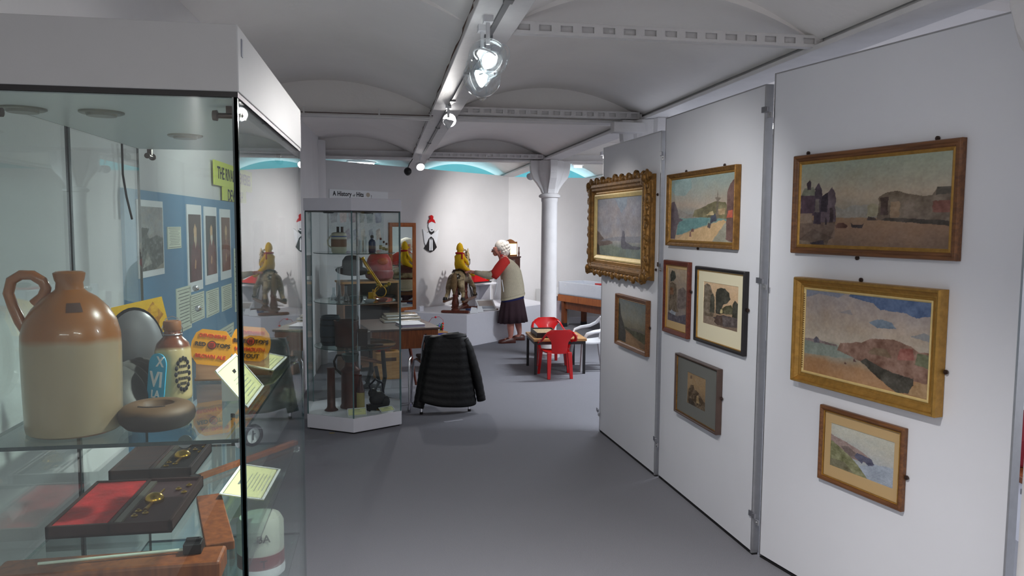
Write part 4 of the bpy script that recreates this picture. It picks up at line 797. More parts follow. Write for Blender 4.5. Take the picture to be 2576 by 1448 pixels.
# top shelf
r = root('striped_pitcher', 'brown and cream banded pitcher on the top round glass shelf', 'pitcher', H(-.12, -.10, A_))
b = MB(); b.lathe([(.052, 0), (.060, .01), (.062, .14), (.058, .158), (.040, .165)], n=32)
tm = mat('pitcher_cream', (.82, .80, .70), .4); obj('body', b, tm, r, smooth=True)
b = MB(); b.lathe([(.0628, .048), (.0628, .110)], n=32, cap=False); obj('brown_band', b, mat('pitcher_brown', (.52, .36, .24), .4), r, smooth=True)
b = MB(); b.lathe([(.0625, .128), (.0615, .142)], n=32, cap=False); obj('blue_band', b, mat('pitcher_blue', (.25, .36, .66), .4), r, smooth=True)
b = MB(); b.tube([(-.06, 0, .14), (-.09, 0, .10), (-.085, 0, .06), (-.06, 0, .04)], .006, 8); obj('handle', b, tm, r, smooth=True)
for x, lb in ((-.135, 'small dark corked vial standing behind the banded pitcher, left one'), (-.10, 'small brown corked vial standing behind the banded pitcher, right one')):
    b = MB(); b.lathe([(.011, 0), (.012, .17), (.011, .175), (.011, .205), (.013, .21)], n=14); tag(obj('corked_vial', b, mat('vial%.2f' % x, (.20, .14, .13) if x < -.11 else (.34, .27, .24), .4), loc=H(x, .03, A_), smooth=True), lb, 'bottle')
r = root('blue_glass_bottle', 'dark blue glass bottle on the top round shelf', 'bottle', H(.145, -.06, A_))
b = MB(); b.lathe([(.026, 0), (.030, .006), (.030, .085), (.024, .10), (.012, .108), (.011, .122)], n=24); obj('body', b, mat('cobalt', (.10, .18, .36), .15, coat=.4), r, smooth=True)
b = MB(); b.lathe([(.012, .12), (.015, .126), (.013, .140), (.004, .145)], n=16); obj('stopper', b, black, r, smooth=True)
for i, (x, h_) in enumerate(((.215, .10), (.24, .075), (.262, .06))):
    r = root('glass_vial', ['tallest of three small labelled glass vials, top round shelf', 'middle small glass vial, top round shelf', 'shortest small glass vial at the right, top round shelf'][i], 'bottle', H(x, -.02-.02*i, A_))
    b = MB(); b.lathe([(.012, 0), (.012, h_), (.008, h_+.006)], n=16); obj('glass', b, gthin, r, smooth=True)
    b = MB(); b.lathe([(.0125, h_*.25), (.0125, h_*.6)], n=16, cap=False); obj('paper_label', b, mat('label_tone', (.62, .60, .44)), r); b = MB(); b.lathe([(.009, h_+.002), (.009, h_+.02)], n=12); obj('cork', b, woodm, r)
for i, (x, y, h_) in enumerate(((.06, -.12, .10), (.085, -.08, .13))):
    b = MB(); b.lathe([(.018, 0), (.019, .004), (.019, h_), (.017, h_), (.016, .006), (.001, .006)], n=20); tag(obj('measuring_glass', b, gthin, loc=H(x, y, A_), smooth=True), ['short empty measuring glass beside the shelf rod', 'tall empty measuring glass beside the shelf rod'][i], 'glass')
# second shelf : measuring flasks, sextant
for i, (x, y, rb, hb_, ht) in enumerate(((-.165, -.12, .033, .05, .11), (-.115, -.17, .036, .055, .13), (-.07, -.10, .030, .05, .12))):
    b = MB(); b.lathe([(rb*.8, 0), (rb, .008), (rb*.9, .03), (.012, hb_+.012), (.010, ht), (.013, ht+.004), (.011, ht+.004), (.008, hb_+.016), (rb*.8, .03), (rb*.88, .01), (.002, .006)], n=24, cap=False)
    tag(obj('glass_flask', b, gthin, loc=H(x, y, B_), smooth=True), ['clear conical flask nearest the left of the second shelf', 'clear conical flask in front on the second shelf', 'clear conical flask by the shelf rod'][i], 'flask')
r = root('measuring_cylinder', 'tall clear glass cylinder with a flat top on the second round shelf', 'glass', H(-.135, .06, B_))
b = MB(); b.lathe([(.035, 0), (.035, .005), (.014, .012), (.013, .26), (.034, .268), (.036, .272), (.011, .27), (.010, .014)], n=24, cap=False); obj('glass', b, gthin, r, smooth=True)
r = root('brass_sextant', 'brass telescope and sextant standing on the second round shelf', 'instrument', H(.17, -.02, B_))
b = MB(); b.tube([(-.10, 0, .34), (-.085, 0, .31), (.045, 0, .11)], [.010, .015, .015], 16); b.tube([(-.108, 0, .356), (-.098, 0, .337)], [.016, .013], 16); obj('telescope', b, brass, r, smooth=True)
b = MB(); b.lathe([(.05, -.003), (.05, .003), (.044, .003), (.044, -.003), (.05, -.003)], n=28, X=Matrix.Translation((.04, 0, .07)) @ Matrix.Rotation(PI/2, 4, 'X'), cap=False); b.tube([(-.05, .0, .02), (.03, 0, .10), (.11, 0, .13)], .006, 8); b.tube([(-.02, 0, .0), (-.02, 0, .09)], .008, 8); b.lathe([(.05, 0), (.05, .008), (.01, .012)], (-.02, 0, 0), 20); obj('frame', b, brass, r, smooth=True)
for p in ((-.055, -.02, .23), (.085, -.02, .12), (.11, -.02, .135), (.02, -.03, .13)):
    b = MB(); b.ell(p, (.016, .012, .016), 14, 8); obj('lens', b, mat('yellow_lens', (.75, .62, .18), .1, .6, coat=.5), r, smooth=True)
b = MB(); b.prism([(-.06, -.05), (-.02, -.06), (.0, -.02), (-.03, .0)], .001, .07); obj('brass_plate', b, brass, r)
for i, (x, y, m_) in enumerate(((.12, -.21, (.70, .72, .74)), (.22, -.16, (.55, .34, .36)))):
    b = MB(); b.lathe([(.03, 0), (.045, .012), (.05, .024), (.047, .024), (.03, .01), (.001, .006)], n=24); tag(obj('small_dish', b, mat('dish%d' % i, m_, .25), loc=H(x, y, B_), smooth=True), ['small pale dish at the front of the second round shelf', 'small pinkish dish right of the pale one, second round shelf'][i], 'dish')
# third shelf : powder barrel, pot, box, brush
r = root('wooden_barrel', 'dark blue grey little barrel on the third round shelf', 'barrel', H(-.20, -.02, C_))
bm_ = mat('barrel_grey', (.17, .20, .24), .6, noise=.12, scale=12)
b = MB(); b.lathe([(.070, 0), (.082, .03), (.088, .12), (.082, .21), (.072, .245), (.066, .245), (.064, .235), (.001, .235)], n=30); obj('staves', b, bm_, r, smooth=True)
for z in (.03, .075, .17, .215):
    b = MB(); rr = float(np.interp(z, [0, .03, .12, .21, .245], [.070, .082, .088, .082, .072]))+.0015; b.lathe([(rr, z-.007), (rr+.001, z+.007)], n=30, cap=False); obj('hoop', b, mat('hoop_dark', (.11, .12, .14), .5, .3), r, smooth=True)
r = root('copper_pot', 'brown copper tub with dented rim on the third round shelf', 'pot', H(-.07, -.13, C_))
b = MB(); b.lathe([(.078, 0), (.088, .01), (.094, .20), (.100, .215), (.097, .217), (.088, .20), (.08, .012), (.001, .012)], n=34); obj('body', b, mat('copper_brown', (.30, .17, .13), .5, .4, noise=.25, scale=14), r, smooth=True)
r = root('leather_box', 'small dark brown box leaning on the third round shelf', 'box', H(.075, -.11, C_), -.35)
b = MB(); b.box((0, 0, .06), (.085, .07, .12)); obj('body', b, mat('box_brown', (.20, .15, .12), .6, noise=.2), r, bevel=.006)
b = MB(); b.box((0, -.034, .13), (.088, .006, .03)); obj('flap', b, mat('box_brown2', (.26, .20, .16), .6), r, bevel=.002)
r = root('hand_brush', 'dark wooden hand brush lying on the third round shelf', 'brush', H(.155, -.17, C_), .15)
b = MB(); b.tube([(-.06, 0, .012), (0, 0, .013), (.05, 0, .014), (.075, 0, .014)], [.008, .011, .010, .006], 10); obj('handle', b, woodd, r, smooth=True)
b = MB(); b.box((-.03, 0, .008), (.06, .028, .014)); obj('bristles', b, mat('bristle', (.16, .16, .13), .9), r)
# bottom of the case
r = root('shell_case', 'tall brown shell case on a flared foot, left in the hexagonal case', 'shell case', H(-.195, -.12, D_))
cm = mat('brown_copper', (.34, .18, .15), .42, .5, noise=.15, scale=10)
b = MB(); b.lathe([(.055, 0), (.055, .006), (.040, .016), (.033, .035), (.031, .335), (.034, .345), (.034, .355), (.02, .357)], n=28); obj('body', b, cm, r, smooth=True)
r = root('copper_jug', 'large brown copper jug with a looped handle in the hexagonal case', 'jug', H(-.04, -.03, D_))
b = MB(); b.lathe([(.088, 0), (.090, .01), (.080, .03), (.078, .30), (.084, .305), (.084, .318), (.055, .345), (.048, .37), (.050, .385), (.044, .385)], n=32); obj('body', b, cm, r, smooth=True)
b = MB(); b.lathe([(.048, .385), (.054, .40), (.075, .45), (.066, .45), (.046, .40)], n=24, cap=False); obj('spout', b, mat('tin_grey', (.33, .36, .35), .4, .6), r, smooth=True)
b = MB(); b.tube([(-.075, 0, .28), (-.125, 0, .33), (-.135, 0, .39), (-.11, 0, .44), (-.07, 0, .44), (-.05, 0, .40)], .010, 10); obj('handle', b, mat('handle_dark', (.18, .15, .15), .4, .5), r, smooth=True)
r = root('tall_slim_bottle', 'slim brown bottle with a pale striped label behind the front corner', 'bottle', H(.045, -.22, D_))
b = MB(); b.lathe([(.030, 0), (.032, .01), (.032, .18), (.018, .24), (.011, .27), (.011, .31)], n=24); obj('glass', b, mat('amber', (.28, .12, .10), .2, coat=.4), r, smooth=True)
b = MB(); b.lathe([(.0325, .03), (.0325, .165)], n=24, cap=False); obj('paper_label', b, mat('old_label', (.66, .60, .38)), r, smooth=True)
r = root('box_iron', 'black cast iron object with a looped carrying handle in the hexagonal case', 'flat iron', H(.19, -.14, D_), .5)
b = MB(); b.prism([(-.10, -.03), (.02, -.05), (.085, 0), (.02, .05), (-.10, .03)], 0, .05); b.ell((-.01, 0, .09), (.075, .05, .065), 16, 8); b.ell((.045, -.02, .06), (.045, .04, .055), 12, 6); b.ell((-.05, .01, .14), (.04, .035, .04), 12, 6); obj('body', b, mat('cast_black', (.06, .055, .055), .45, .3, noise=.3, scale=30), r, smooth=True)
b = MB(); b.tube([(-.06, 0, .13), (-.085, 0, .21), (-.03, 0, .255), (.035, 0, .215), (.045, 0, .13)], .009, 10); obj('handle', b, mat('handle_navy', (.07, .08, .14), .4), r, smooth=True)
b = MB(); b.prism([(-.05, -.055), (.03, -.06), (.06, -.02), (.0, -.02)], 0.0, .018); obj('brass_foot', b, brass, r)
labelcard(H(.02, -.335, D_+.031), (1.15, 0, .18), .150, .062, 'yellow label card standing at the front corner of the hexagonal case', '', 2)
labelcard(H(.255, -.20, D_+.014), (.5, 0, .55), .13, .062, 'yellow label card lying right of the black iron in the hexagonal case', '', 2)
labelcard(H(.16, -.235, D_+.004), (.12, 0, -.25), .075, .035, 'small grey label card left of the black iron', '', 1, m=cardw)

# ---------------------------------------------------------------- things along the diagonal wall
rzD = math.atan2((PB-PA).y, (PB-PA).x); dD = (PB-PA).normalized()
def dwall(x, out, z):      # foot on wall with given world x, moved out from wall into the room
    t = (x-PA.x)/dD.x; p = PA+dD*t+Vector((dD.y, -dD.x))*out; return (p.x, p.y, z)
r = root('wall_mirror', 'tall mirror in an orange wooden frame on the diagonal wall, reflecting the woman', 'mirror', dwall(.228, .026, 1.05), rzD-.09)
mw, mh = .475, 1.255
obj('frame', frame_mb(mw, mh, [(0, 0), (0, -.022), (.006, -.030), (.040, -.030), (.052, -.022), (.058, -.014), (.058, 0)]), woodo, r, bevel=.002)
b = MB(); b.box((0, -.010, 0), (mw-.10, .006, mh-.10)); obj('mirror_glass', b, mat('mirror', (.86, .90, .88), .015, 1), r)
r = root('wall_cutout_figure', 'white and black painted cut-out figure with a red bow, high on the diagonal wall', 'wall decoration', dwall(.655, .003, 1.51), rzD); r.scale = (1.2, 1, 1)
wf = mat('cutout_white', (.90, .91, .93), .5); bf = mat('cutout_black', (.12, .11, .12), .5)
b = MB(); b.prismy([(-.13, .08), (-.06, .02), (0, .05), (.07, .02), (.15, .08), (.12, -.10), (.08, -.17), (-.07, -.17), (-.10, -.12)], -.018, -.006); obj('wings', b, wf, r)
b = MB(); b.prismy([(.055*math.cos(t)*(1 if math.sin(t) > 0 else .8)+.015, .115+.085*math.sin(t)) for t in [2*PI*i/20 for i in range(20)]], -.026, -.014); obj('head', b, wf, r)
b = MB(); b.prismy([(-.10, -.20), (-.03, -.06), (.01, -.03), (.05, -.06), (.11, -.19), (.06, -.24), (.01, -.26), (-.05, -.235)], -.024, -.004); obj('black_skirt', b, bf, r)
b = MB()
for s in (-1, 1): b.prismy([(s*.018-.012, -.235), (s*.018+.014, -.235), (s*.016+.014, -.09), (s*.016, -.055), (s*.016-.012, -.09)][::1], -.030, -.020)
obj('white_stripes', b, wf, r)
b = MB(); b.prismy([(-.035, .055), (.01, .035), (.06, .055), (.05, .025), (.012, -.002), (-.02, .02)], -.032, -.02); b.prismy([(.0, .075), (.03, .075), (.028, .062), (.002, .062)], -.034, -.024); obj('collar', b, bf, r)
b = MB(); b.prismy([(.012, .19), (-.045, .165), (-.03, .215), (-.01, .225), (-.02, .27), (.01, .285), (.04, .265), (.035, .225), (.055, .215), (.08, .165)], -.036, -.018); obj('red_bow', b, redp, r)
r = root('history_sign', 'long white hand-lettered sign on the diagonal wall above the hexagonal case', 'sign', dwall(-.32, .002, 2.03), rzD)
b = MB(); b.box((0, -.004, 0), (1.01, .006, .135)); obj('board', b, cardw, r)
text('lettering', 'A History', .085, ink, r, (-.30, -.0085, .012), sx=.9); text('lettering', 'of', .045, inkg, r, (-.105, -.0085, .0)); text('lettering', 'Hits', .085, ink, r, (.0, -.0085, .012), sx=.9)
b = MB(); b.ell((.14, -.0085, .015), (.035, .001, .03), 12, 6); obj('small_drawing', b, mat('pale_drawing', (.70, .66, .60)), r); text('lettering', '!', .06, inkg, r, (.20, -.0085, -.01))
dr = paint(120, 90, [(0, (196, 200, 200)), (1, (200, 202, 204))], [([(.05+.16*i, .60), (.03+.16*i, .78), (.10+.16*i, .90), (.16+.16*i, .80), (.15+.16*i, .62)], c, .25, .75) for i, c in enumerate(((160, 156, 160), (206, 180, 176), (186, 170, 176), (176, 182, 184), (150, 160, 160), (170, 172, 190)))]+[([(.3+.14*i, .25), (.29+.14*i, .45), (.36+.14*i, .5), (.39+.14*i, .3)], c, .25, .7) for i, c in enumerate(((190, 174, 184), (170, 176, 190), (196, 190, 182), (150, 152, 160), (198, 176, 160)))]+[([(.70, .84), (.78, .86), (.80, .78), (.76, .80)], (84, 84, 84))], .05, 111)
r = root('drawings_poster', 'pale poster covered in faint figure drawings, behind the hexagonal case', 'poster', dwall(-.36, .002, 1.60), rzD)
canvas('print', .95, .66, dr, r, -.006, MATS['paper_print'], thick=.005)

# white display platform along the wall
b = MB(); pl = [(1.095, 10.255), (2.55, 11.70), (2.28, 12.50), (2.0, 12.575), (.245, 10.955), (.46, 10.60)]; b.prism(pl, 0, .440); tag(obj('display_platform', b, whitelam, bevel=.004), 'low white display platform under the rocking horse', 'platform')
PT = .441
r = root('white_stand', 'white box shelf stand behind the horse, holding the red toy', 'stand', (1.42, 11.42, PT), .75)
b = MB(); b.box((0, 0, .335), (.52, .26, .02)); obj('top', b, whitelam, r, bevel=.002)
for x in (-.25, .10): 
    b = MB(); b.box((x, 0, .1625), (.02, .24, .325)); obj('side_panel', b, whitelam, r)
b = MB(); b.box((-.075, .11, .1625), (.33, .02, .325)); obj('back_panel', b, whitelam, r)
r = root('red_toy_boat', 'red and black toy on top of the white stand, beyond the hand', 'toy', (1.42, 11.42, PT+.3455), .75)
b = MB(); b.loft([[(-.20, -.06, 0), (.20, -.05, 0), (.20, .05, 0), (-.20, .06, 0)], [(-.21, -.065, .02), (.21, -.055, .02), (.21, .055, .02), (-.21, .065, .02)]]); obj('base', b, bf, r)
b = MB(); b.loft([[(-.20, -.055, .02), (.17, -.045, .02), (.17, .045, .02), (-.20, .055, .02)], [(-.18, -.04, .16), (-.10, -.03, .13), (-.10, .03, .13), (-.18, .04, .16)]]); obj('red_body', b, redp, r, bevel=.006)
b = MB(); b.ell((.18, 0, .045), (.03, .04, .028), 12, 6); obj('brass_end', b, brass, r, smooth=True)
# small boxes and label stands on the platform
b = MB(); b.box((0, 0, .035), (.08, .05, .07)); tag(obj('small_white_box', b, whitelam, loc=(.50, 10.80, PT), rot=(0, 0, .7)), 'tiny white box at the left end of the platform', 'box')
r = root('tilted_lectern_label', 'white tilted caption board on the platform right of the horse', 'label', (1.43, 10.83, PT), rot=(0, 0, .15))
b = MB(); X = Matrix.Translation((0, 0, .075)) @ Matrix.Rotation(.55, 4, 'X'); b.box((0, 0, 0), (.26, .24, .006), X=X); b.box((0, .10, -.025), (.20, .006, .05)); obj('board', b, cardw, r)
b = MB(); b.box((0, .03, .005), (.22, .12, .003), X=X); obj('photo_print', b, mat('faint_print', (.72, .68, .66)), r)
b = MB(); b.box((0, -.07, .005), (.22, .055, .003), X=X); obj('caption', b, mat('faint_caption', (.66, .68, .72)), r)
for i, (x, y, lb) in enumerate(((1.215, 10.46, 'small folded white card by the foot of the rocking horse'), (1.32, 10.60, 'small white card standing beside the caption board'))):
    b = MB(); b.prismy([(-.06, 0), (.06, 0), (.045, .075), (-.03, .085)], -.002, .002, X=Matrix.Rotation(-.3, 4, 'X')); b.box((0, .02, .004), (.09, .04, .006)); tag(obj('folded_card', b, cardw, loc=(x, y, PT), rot=(0, 0, .2+i*.4)), lb, 'card')
b = MB(); b.box((0, 0, .008), (.12, .035, .015)); tag(obj('wooden_block', b, woodm, loc=(1.55, 10.86, PT), rot=(0, 0, .1)), 'little flat brown wooden block on the platform edge', 'block')
b = MB(); b.box((0, 0, .012), (.13, .10, .022)); tag(obj('blue_book', b, mat('bluebook', (.26, .34, .55), .5), loc=(1.22, 10.83, PT), rot=(0, 0, .5)), 'small blue book on the platform under the caption board', 'book')

# rocking horse on a safety stand
hr = root('rocking_horse', 'dapple cream rocking horse on a red brown wooden safety stand', 'rocking horse', (1.05, 10.76, PT), math.atan2(.648, .222)); hr.scale = (1.05, 1.15, 1.02)
for x in (-.26, .30):
    b = MB(); b.box((x, 0, .018), (.085, .34, .034)); obj('cross_foot', b, woodr, hr, bevel=.012)
    b = MB(); b.lathe([(.05, .034), (.05, .05), (.036, .062), (.030, .08), (.042, .095), (.046, .13), (.038, .17), (.030, .22), (.036, .245), (.028, .26), (.034, .30), (.030, .33), (.036, .345), (.036, .375)], (x, 0, 0), 20); obj('turned_pillar', b, woodr, hr, smooth=True)
b = MB(); b.box((.02, 0, .046), (.56, .07, .024)); obj('base_board', b, woodr, hr, bevel=.005)
b = MB(); b.box((.02, 0, .385), (.66, .06, .022)); obj('top_board', b, woodr, hr, bevel=.004)
for s in (-1, 1):
    b = MB(); b.box((.02, s*.115, .165), (.78, .028, .032)); obj('swing_rail', b, woodf, hr, bevel=.005)
    for x in (-.24, .28):
        b = MB(); b.tube([(x-.05, s*.10, .18), (x, s*.05, .385), (x+.05, s*.10, .18)], .0055, 8); obj('swing_iron', b, bf, hr, smooth=True)
hm = bpy.data.materials.new('dapple_coat'); hm.use_nodes = True; nt = hm.node_tree; bs = nt.nodes['Principled BSDF']
tc = nt.nodes.new('ShaderNodeTexCoord'); vo = nt.nodes.new('ShaderNodeTexNoise'); vo.inputs['Scale'].default_value = 16; vo.inputs['Detail'].default_value = 6; crp = nt.nodes.new('ShaderNodeValToRGB')
crp.color_ramp.elements[0].position = .36; crp.color_ramp.elements[0].color = (*lin((.42, .34, .24)), 1); crp.color_ramp.elements[1].position = .58; crp.color_ramp.elements[1].color = (*lin((.74, .66, .50)), 1)
nt.links.new(tc.outputs['Object'], vo.inputs['Vector']); nt.links.new(vo.outputs[0], crp.inputs[0]); nt.links.new(crp.outputs[0], bs.inputs['Base Color']); bs.inputs['Roughness'].default_value = .55
V_ = []; E_ = []; R_ = []
def ch(pts, rad, attach=None):
    k = len(V_); V_.extend(pts); R_.extend(rad); E_.extend(chain(k, len(pts)))
    if attach is not None: E_.append((attach, k))
    return k
ch([(-.20, 0, .49), (-.10, 0, .475), (0, 0, .46), (.12, 0, .48), (.21, 0, .50)], [(.095, .10), (.092, .10), (.088, .095), (.092, .10), (.08, .095)])
ch([(.29, 0, .60), (.335, 0, .70), (.355, 0, .775)], [(.058, .075), (.042, .055), (.038, .05)], 4)
ch([(.42, 0, .745), (.475, 0, .69), (.49, 0, .675)], [.036, .026, .024], 7)
for s in (-1, 1):
    ch([(-.235, s*.055, .43), (-.28, s*.08, .34), (-.25, s*.095, .27), (-.325, s*.105, .205), (-.335, s*.108, .185)], [.058, .04, .026, .019, .020], 0)
    ch([(.25, s*.055, .42), (.32, s*.085, .35), (.40, s*.10, .30), (.40, s*.105, .22), (.415, s*.108, .19)], [.045, .034, .026, .019, .018], 4)
skin('body', V_, E_, R_, hm, hr, 2)
for s in (-1, 1):
    for x in (-.345, .425):
        b = MB(); b.lathe([(.027, 0), (.028, .006), (.020, .04)], (x, s*.108, .181), 14); obj('hoof', b, mat('hoof', (.14, .12, .11), .4), hr, smooth=True)
    b = MB(); b.lathe([(.002, .045), (.012, .015), (.014, 0)], (.345, s*.028, .815), 10); obj('ear', b, hm, hr, smooth=True)
b = MB()
for k in range(12):
    t = k/11; p = Vector((.25+.10*t, 0, .60+.20*t)); b.tube([p, p+Vector((-.035, .03*((-1)**k), .015)), p+Vector((-.06, .06*((-1)**k), -.04))], [.012, .012, .003], 6)
b.tube([(.36, 0, .82), (.40, .02, .835), (.44, .06, .80)], [.01, .01, .002], 6); obj('mane', b, mat('mane', (.62, .55, .42), .9), hr, smooth=True)
b = MB(); b.tube([(-.28, 0, .53), (-.33, 0, .49), (-.34, 0, .38), (-.335, 0, .26)], [.02, .034, .040, .012], 10); obj('tail', b, mat('tail', (.50, .40, .27), .95, noise=.3, scale=40), hr, smooth=True)
b = MB(); b.loft([[(x, .10*math.sin(t), .47+.108*math.cos(t)) for t in [-1.5+3*i/12 for i in range(13)]] for x in (-.07, 0, .09)], False, closed=False); b.loft([[(x, .107*math.sin(t), .47+.118*math.cos(t)) for t in [-1.0+2*i/12 for i in range(13)]] for x in (-.09, .10)], False, closed=False); obj('saddle', b, mat('saddle', (.34, .16, .14), .5), hr, smooth=True)
b = MB(); 
for a in range(6): b.ell((-.285, -.035+.024*math.cos(a), .50+.028*math.sin(a)), (.008, .012, .012), 8, 5)
b.ell((-.29, -.035, .50), (.008, .012, .012), 8, 5); obj('rosette', b, bf, hr, smooth=True)
b = MB(); b.ell((-.298, -.035, .50), (.006, .009, .009), 8, 5); obj('rosette_centre', b, cardw, hr, smooth=True)
b = MB(); b.tube([(-.10, .0, .585), (-.25, .03, .58), (-.30, -.02, .50)], .006, 6); obj('crupper_strap', b, mat('strap', (.20, .12, .12), .6), hr, smooth=True)
for s in (-1, 1): b = MB(); b.tube([(.46, s*.03, .70), (.36, s*.05, .64), (.2, s*.06, .60)], .005, 6); obj('rein', b, mat('strap', (.2, .12, .12)), hr, smooth=True)
# yellow knitted toy on the saddle
ty = root('knitted_toy', 'bright yellow knitted soft toy with red scarf riding the rocking horse', 'soft toy', (1.04-.0, 10.75, PT+.585), math.atan2(.648, .222)-.35)
ym = mat('yellow_wool', (.93, .74, .10), .9, noise=.08, scale=60, bump=.5, bscale=160)
V_ = []; E_ = []; R_ = []
ch([(0, 0, .05), (0, 0, .12), (.005, 0, .19), (.01, 0, .235), (.015, 0, .285), (.02, 0, .32)], [.062, .062, .048, .035, .052, .045])
ch([(.07, 0, .275)], [.028], 4)
for s in (-1, 1):
    ch([(.03, s*.06, .03), (.11, s*.10, -.03), (.17, s*.12, -.085), (.205, s*.125, -.08)], [.034, .028, .024, .022], 0)
    ch([(.02, s*.055, .175), (.06, s*.085, .11), (.12, s*.07, .06)], [.028, .024, .021], 2)
skin('body', V_, E_, R_, ym, ty, 0)
b = MB(); b.lathe([(.046, .27), (.050, .295), (.044, .33), (.028, .362), (.006, .378)], (.012, 0, 0), 20); obj('pointed_hood', b, ym, ty, smooth=True)
b = MB(); b.ell((.062, 0, .282), (.030, .022, .020), 14, 8); obj('snout', b, ym, ty, smooth=True)
b = MB(); b.tube([(.045*math.cos(a), .045*math.sin(a), .232) for a in [2*PI*i/14 for i in range(15)]], .014, 8); b.tube([(.035, -.045, .235), (.045, -.065, .17), (.045, -.066, .09)], [.015, .016, .018], 8, flat=.5); b.tube([(-.01, -.055, .235), (-.03, -.065, .15)], [.013, .016], 8, flat=.5); obj('scarf', b, mat('red_scarf', (.66, .07, .12), .9), ty, smooth=True)
for s in (-1, 1):
    b = MB(); b.ell((.062, s*.02, .30), (.005, .005, .005), 8, 5); obj('eye', b, bf, ty)

# tall ornate toy cabinet with a lit screen behind the woman
r = root('toy_theatre', 'tall dark wooden cabinet with a glowing cream screen, behind the woman', 'cabinet', (1.93, 11.62, PT), .68)
b = MB(); b.box((0, 0, .20), (.26, .16, .40)); obj('lower_case', b, whitelam, r, bevel=.003)
b = MB(); b.box((0, 0, .56), (.24, .14, .32)); obj('drawer_case', b, woodd, r, bevel=.003)
for k in range(4):
    b = MB(); b.box((-.05, -.072, .45+k*.07), (.09, .008, .05)); b.lathe([(.006, 0), (.006, .01)], (-.05, -.078, .45+k*.07), 8); obj('drawer_front', b, mat('drawer_grey', (.34, .30, .28), .5, noise=.3, scale=40), r)
for x in (-.11, .11):
    b = MB(); b.lathe([(.014, .72), (.010, .75), (.016, .78), (.010, .82), (.012, .88)], (x, -.05, 0), 12); obj('finial_post', b, woodd, r, smooth=True)
b = MB(); b.box((0, 0, .725), (.27, .15, .02)); obj('ledge', b, woodd, r)
b = MB(); b.prismy([(-.13, .735), (.13, .735), (.13, .96), (.09, .955), (.03, .985), (-.02, 1.0), (-.07, .985), (-.13, .955)], -.0, .03); obj('screen_surround', b, woodf, r, bevel=.003)
b = MB(); b.box((0, -.006, .845), (.21, .008, .17)); obj('lit_screen', b, mat('lit_screen', (1, .9, .7), .5, emit=(1, .78, .42), es=1.1), r)

# ---------------------------------------------------------------- school desk, bookcase and toys behind the hexagonal case
r = root('school_desk', 'old wooden school desk with black iron legs and folding seat, by the coat covered chair', 'desk', (.03, 7.40, 0), .22)
ironb = mat('cast_iron_black', (.08, .085, .11), .5, .2)
b = MB(); b.box((.08, .02, .690), (.66, .80, .020)); obj('desktop', b, woodmat('worn_desktop', (.30, .22, .20), (.40, .30, .27), stretch=(1, 10, 10)), r, bevel=.004)
b = MB(); b.box((.08, -.36, .595), (.62, .022, .17)); b.box((.08, .39, .595), (.62, .02, .17)); b.box((-.22, .01, .595), (.02, .75, .17)); b.box((.38, .01, .595), (.02, .75, .17)); b.box((.08, .01, .515), (.62, .75, .012)); obj('desk_box', b, woodm, r, bevel=.003)
b = MB(); b.lathe([(.012, -.002), (.012, .002)], n=14, X=Matrix.Translation((.27, -.372, .585)) @ Matrix.Rotation(PI/2, 4, 'X')); obj('keyhole_plate', b, black, r)
b = MB(); b.lathe([(.009, -.002), (.009, .003)], n=14, X=Matrix.Translation((.27, -.372, .635)) @ Matrix.Rotation(PI/2, 4, 'X')); obj('drawer_knob', b, woodd, r)
for y in (-.30, .32):
    b = MB(); b.tube([(.28, y, .51), (.36, y, .02)], [.018, .012], 10); obj('leg', b, woodr, r, smooth=True)
    b = MB(); b.tube([(-.12, y, .51), (-.10, y, .25), (-.14, y, .06), (-.22, y, .015), (-.34, y, .012)], [.020, .020, .020, .018, .014], 8, flat=1.3); b.tube([(-.12, y, .06), (.02, y, .015)], [.018, .014], 8); obj('leg', b, ironb, r, smooth=True)
r = root('bench_seat', 'pale wooden tip-up bench seat on curved black iron legs, left of the desk', 'bench', (-.20, 7.45, 0), .12)
b = MB(); X = Matrix.Translation((0, 0, .36)) @ Matrix.Rotation(.22, 4, 'Y') @ Matrix.Rotation(-.12, 4, 'X'); b.box((0, 0, 0), (.26, .74, .022), X=X); obj('seat', b, woodmat('worn_seat', (.48, .30, .22), (.60, .40, .30)), r, bevel=.006)
for y in (-.28, .30):
    b = MB(); b.tube([(-.06, y, .35), (-.10, y, .22), (-.05, y, .10), (-.12, y, .015)], .018, 8, flat=1.4); b.tube([(.08, y, .33), (.11, y, .18), (.05, y, .08), (.12, y, .015)], .018, 8, flat=1.4); b.tube([(-.14, y, .014), (.14, y, .014)], .014, 8); obj('leg', b, ironb, r, smooth=True)
b = MB(); b.box((-.14, 0, .50), (.016, .62, .10)); obj('backrest', b, woodmat('worn_seat', (0, 0, 0), (0, 0, 0)), r, bevel=.004)
for y in (-.26, .26):
    b = MB(); b.tube([(-.10, y, .34), (-.15, y, .46)], .010, 8); obj('back_strut', b, ironb, r)
